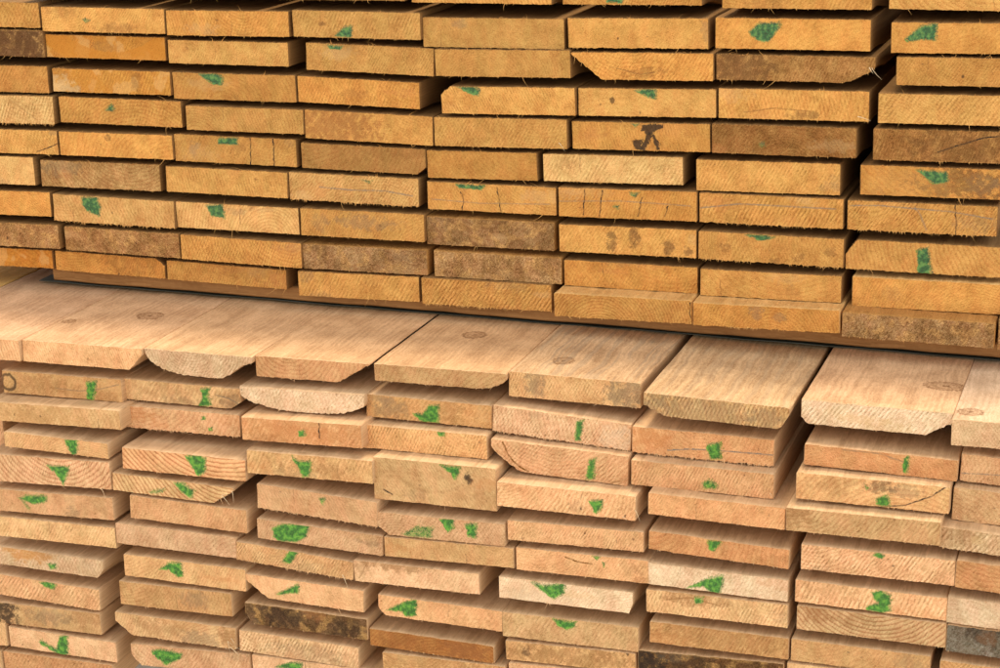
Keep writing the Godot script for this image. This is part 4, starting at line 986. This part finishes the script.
	board(1, "y", "yellowish board with green paint mark, seventh down, fifth column, lower stack", Vector3(0.1973, 0.2935, 0.04), 0.1466, 0.0276, 0.0073, {"saw": 0.08, "paint": [["G", 0.8, [Vector2(54.9, 25.8), Vector2(80.3, 25.5), Vector2(78.8, 19.8), Vector2(70.4, 15.3), Vector2(60.8, 19.2)]]], "bow": 0.0029})
	board(1, "a", "board stained brown, eighth down, fifth column, lower stack", Vector3(0.1975, 0.2654, 0.04), 0.1407, 0.0219, 0.0281, {"stain": [["q", 0.45, 70, 10.4, 75.7, 10.3], ["k", 0.5, 23.1, 10.9, 4.3, 5.7]], "bow": 0.0022})
	board(1, "s", "plain salmon board, ninth down, fifth column, lower stack", Vector3(0.2013, 0.2399, 0.04), 0.1416, 0.024, 0.0307, {})
	board(1, "R", "reddish board with blue line and torn edge, first down, sixth column, lower stack", Vector3(0.3265, 0.4966, 0.0041), 0.1447, 0.028, -0.008, {"ring": 0.1, "fringe": 0.9, "stain": [["R", 0.5, 18.7, 17, 20.3, 9.6]], "line": [["B", 0.8, 0.9, [Vector2(37.4, 6.2), Vector2(60, 9.7), Vector2(85.5, 11.3), Vector2(142.8, 12.2)]]], "paint": [["G", 0.8, [Vector2(76.2, 16.1), Vector2(91, 20.4), Vector2(91.3, 2.5), Vector2(80.6, 1.3)]]], "bow": 0.0016})
	board(1, "s", "salmon board with green paint mark, second down, sixth column, lower stack", Vector3(0.33, 0.4675, 0.02), 0.1452, 0.0262, -0.0033, {"saw": 0.1, "sliver": 1, "paint": [["G", 0.65, [Vector2(72, 9.1), Vector2(80, 14.7), Vector2(89.2, 8.9), Vector2(88, 4), Vector2(74.7, 3.6)]]]})
	board(1, "R", "plain reddish board, third down, sixth column, lower stack", Vector3(0.3486, 0.4423, 0.0374), 0.1377, 0.0231, -0.0162, {"saw": 0.06, "bow": 0.017})
	board(1, "R", "reddish board with small green shield mark, fourth down, sixth column, lower stack", Vector3(0.3518, 0.403, 0.04), 0.1419, 0.0205, -0.0343, {"paint": [["G", 0.95, [Vector2(60.2, 18.8), Vector2(72, 19.5), Vector2(72.8, 17.5), Vector2(66, 6.8), Vector2(61.9, 10.5)]]], "bow": 0.0124})
	board(1, "w", "pale board with large green splash, fifth down, sixth column, lower stack", Vector3(0.3505, 0.3681, 0.04), 0.1441, 0.0237, -0.0141, {"saw": 0.06, "paint": [["G", 0.9, [Vector2(42.2, 1.3), Vector2(61.7, 13.9), Vector2(78.8, 19.9), Vector2(78, 10.4), Vector2(75.5, -0.2), Vector2(65.1, -0.6), Vector2(59.4, 5.1)]]], "bow": 0.0037})
	board(1, "y", "yellowish board with brown ring stain and green dot, sixth down, sixth column, lower stack", Vector3(0.3508, 0.3396, 0.04), 0.1447, 0.0252, 0.0073, {"saw": 0.11, "ring": 0.1, "stain": [["q", 0.4, 53.8, 19.4, 34.6, 7.7]], "line": [["q", 0.5, 1, [Vector2(19.8, 15.3), Vector2(45.6, 20.6), Vector2(76.2, 15.6)]]], "paint": [["G", 0.9, [Vector2(50.2, 21.5), Vector2(58.3, 22.5), Vector2(58.3, 16.7), Vector2(51.7, 14.3)]]], "bow": 0.01})
	board(1, "a", "brownish speckled board, seventh down, sixth column, lower stack", Vector3(0.3533, 0.3051, 0.04), 0.1425, 0.0229, 0.0014, {"stain": [["q", 0.3, 73.1, 11.9, 71.5, 13.3]], "bow": 0.0076})
	board(1, "b", "board blackened at one end, eighth down, sixth column, lower stack", Vector3(0.3455, 0.2731, 0.04), 0.1499, 0.0249, 0.0341, {"stain": [["k", 0.85, 12.1, 12.6, 16.5, 15.7], ["k", 0.4, 53.9, 10.4, 30.9, 11.2]]})
	board(1, "R", "reddish board with thin green stroke, first down, seventh column, lower stack", Vector3(0.5027, 0.4983, 0.0072), 0.1474, 0.0215, -0.0209, {"line": [["n", 0.5, 1.1, [Vector2(36.7, 19.1), Vector2(73.4, 19.4), Vector2(97.6, 13.1)]]], "paint": [["G", 0.8, [Vector2(95.5, 16.9), Vector2(100.9, 21.7), Vector2(100.1, 3.1), Vector2(95.3, 3.5)]]], "bow": 0.001})
	board(1, "a", "stained yellowish board with black stains and long crack, second down, seventh column, lower stack", Vector3(0.4985, 0.4725, 0.0238), 0.1472, 0.0272, -0.005, {"ring": 0.14, "stain": [["k", 0.5, 81.1, 20.5, 13.4, 7.3], ["n", 0.35, 104.9, 18, 15.3, 6.2], ["q", 0.25, 33.1, 17.3, 23.9, 9.3]], "line": [["k", 0.8, 0.8, [Vector2(74.2, -0.9), Vector2(105.5, 4.8), Vector2(128.6, 15.6), Vector2(144, 27.5)]]], "paint": [["G", 0.9, [Vector2(77.3, 7.7), Vector2(87.1, 13), Vector2(91.3, 4.2), Vector2(89.4, 1.9), Vector2(79.9, 1.8)]], ["G", 0.7, [Vector2(65.7, 22.9), Vector2(69.7, 17.2), Vector2(67.9, 14.9)]]], "bow": 0.0027})
	board(1, "y", "plain yellowish board, third down, seventh column, lower stack", Vector3(0.4929, 0.4435, 0.04), 0.1479, 0.0246, 0.0016, {"ring": 0.12, "stain": [["q", 0.4, 8.7, 16.9, 13.4, 11.5]], "bow": 0.0122})
	board(1, "s", "salmon board with saw lines and small green spot, fourth down, seventh column, lower stack", Vector3(0.5082, 0.4056, 0.04), 0.1474, 0.0262, -0.0046, {"saw": 0.14, "paint": [["G", 0.95, [Vector2(70.4, 22.9), Vector2(74.1, 26.4), Vector2(80, 22.5), Vector2(77, 18.9)]]], "bow": 0.0119})
	board(1, "s", "pinkish board with hook-shaped green mark, fifth down, seventh column, lower stack", Vector3(0.5027, 0.3681, 0.04), 0.1467, 0.0241, -0.0124, {"saw": 0.13, "stain": [["e", 0.25, 29.3, 16.4, 28.9, 11.7]], "paint": [["G", 0.95, [Vector2(74.5, 19.5), Vector2(83, 23.8), Vector2(92.2, 19.2), Vector2(92.9, 3.1), Vector2(84.2, -0.2), Vector2(70.3, 1), Vector2(71.4, 5.3), Vector2(81.1, 9.5)]]], "bow": 0.0027})
	board(1, "y", "yellowish board with swirling dark rings, sixth down, seventh column, lower stack", Vector3(0.5039, 0.3402, 0.04), 0.1448, 0.0254, -0.0028, {"ring": 0.3, "pith": Vector2(73.6, 76.4), "sp": 4.2, "stain": [["e", 0.5, 18.1, 20.7, 13.5, 10.7], ["q", 0.3, 52.5, 16.8, 19.3, 6.4]], "bow": 0.0104})
	board(1, "y", "plain yellowish board, seventh down, seventh column, lower stack", Vector3(0.4947, 0.305, 0.04), 0.1358, 0.0235, -0.0068, {"saw": 0.03, "cut": [["br", 0.04, 0.4, 0]], "bow": 0.0018})
	board(1, "y", "plain yellowish board, eighth down, seventh column, lower stack", Vector3(0.5007, 0.2795, 0.04), 0.1545, 0.0232, 0.0147, {})
	board(1, "s", "plain salmon board, first down, eighth column, lower stack", Vector3(0.6491, 0.4967, 0.0014), 0.1421, 0.0276, -0.0344, {"line": [["B", 0.6, 0.7, [Vector2(2.3, 8), Vector2(37.6, 10.8)]]], "bow": 0.002})
	board(1, "x", "plain pale board, second down, eighth column, lower stack", Vector3(0.6435, 0.4636, 0.0126), 0.1406, 0.0338, -0.0335, {})
	board(1, "x", "pale board with strong saw lines, third down, eighth column, lower stack", Vector3(0.6362, 0.4353, 0.0328), 0.143, 0.0217, -0.0439, {"saw": 0.16, "fringe": 0.4, "stain": [["q", 0.3, 19.2, 15.6, 16.5, 9.2]], "bow": 0.0068})
	board(1, "R", "plain reddish board, fourth down, eighth column, lower stack", Vector3(0.6526, 0.4033, 0.04), 0.1415, 0.0278, -0.0303, {"bow": 0.0098})
	board(1, "w", "plain whitish board, fifth down, eighth column, lower stack", Vector3(0.6463, 0.3659, 0.04), 0.1412, 0.0266, -0.0291, {"bow": 0.0012})
	board(1, "m", "board black with mould, sixth down, eighth column, lower stack", Vector3(0.6475, 0.337, 0.04), 0.1422, 0.0279, -0.0164, {"stain": [["k", 0.5, 35.8, 27.3, 18.4, 16.7]], "bow": 0.0102})
	board(1, "y", "plain yellowish board, seventh down, eighth column, lower stack", Vector3(0.6439, 0.3007, 0.04), 0.1452, 0.0235, -0.0263, {})
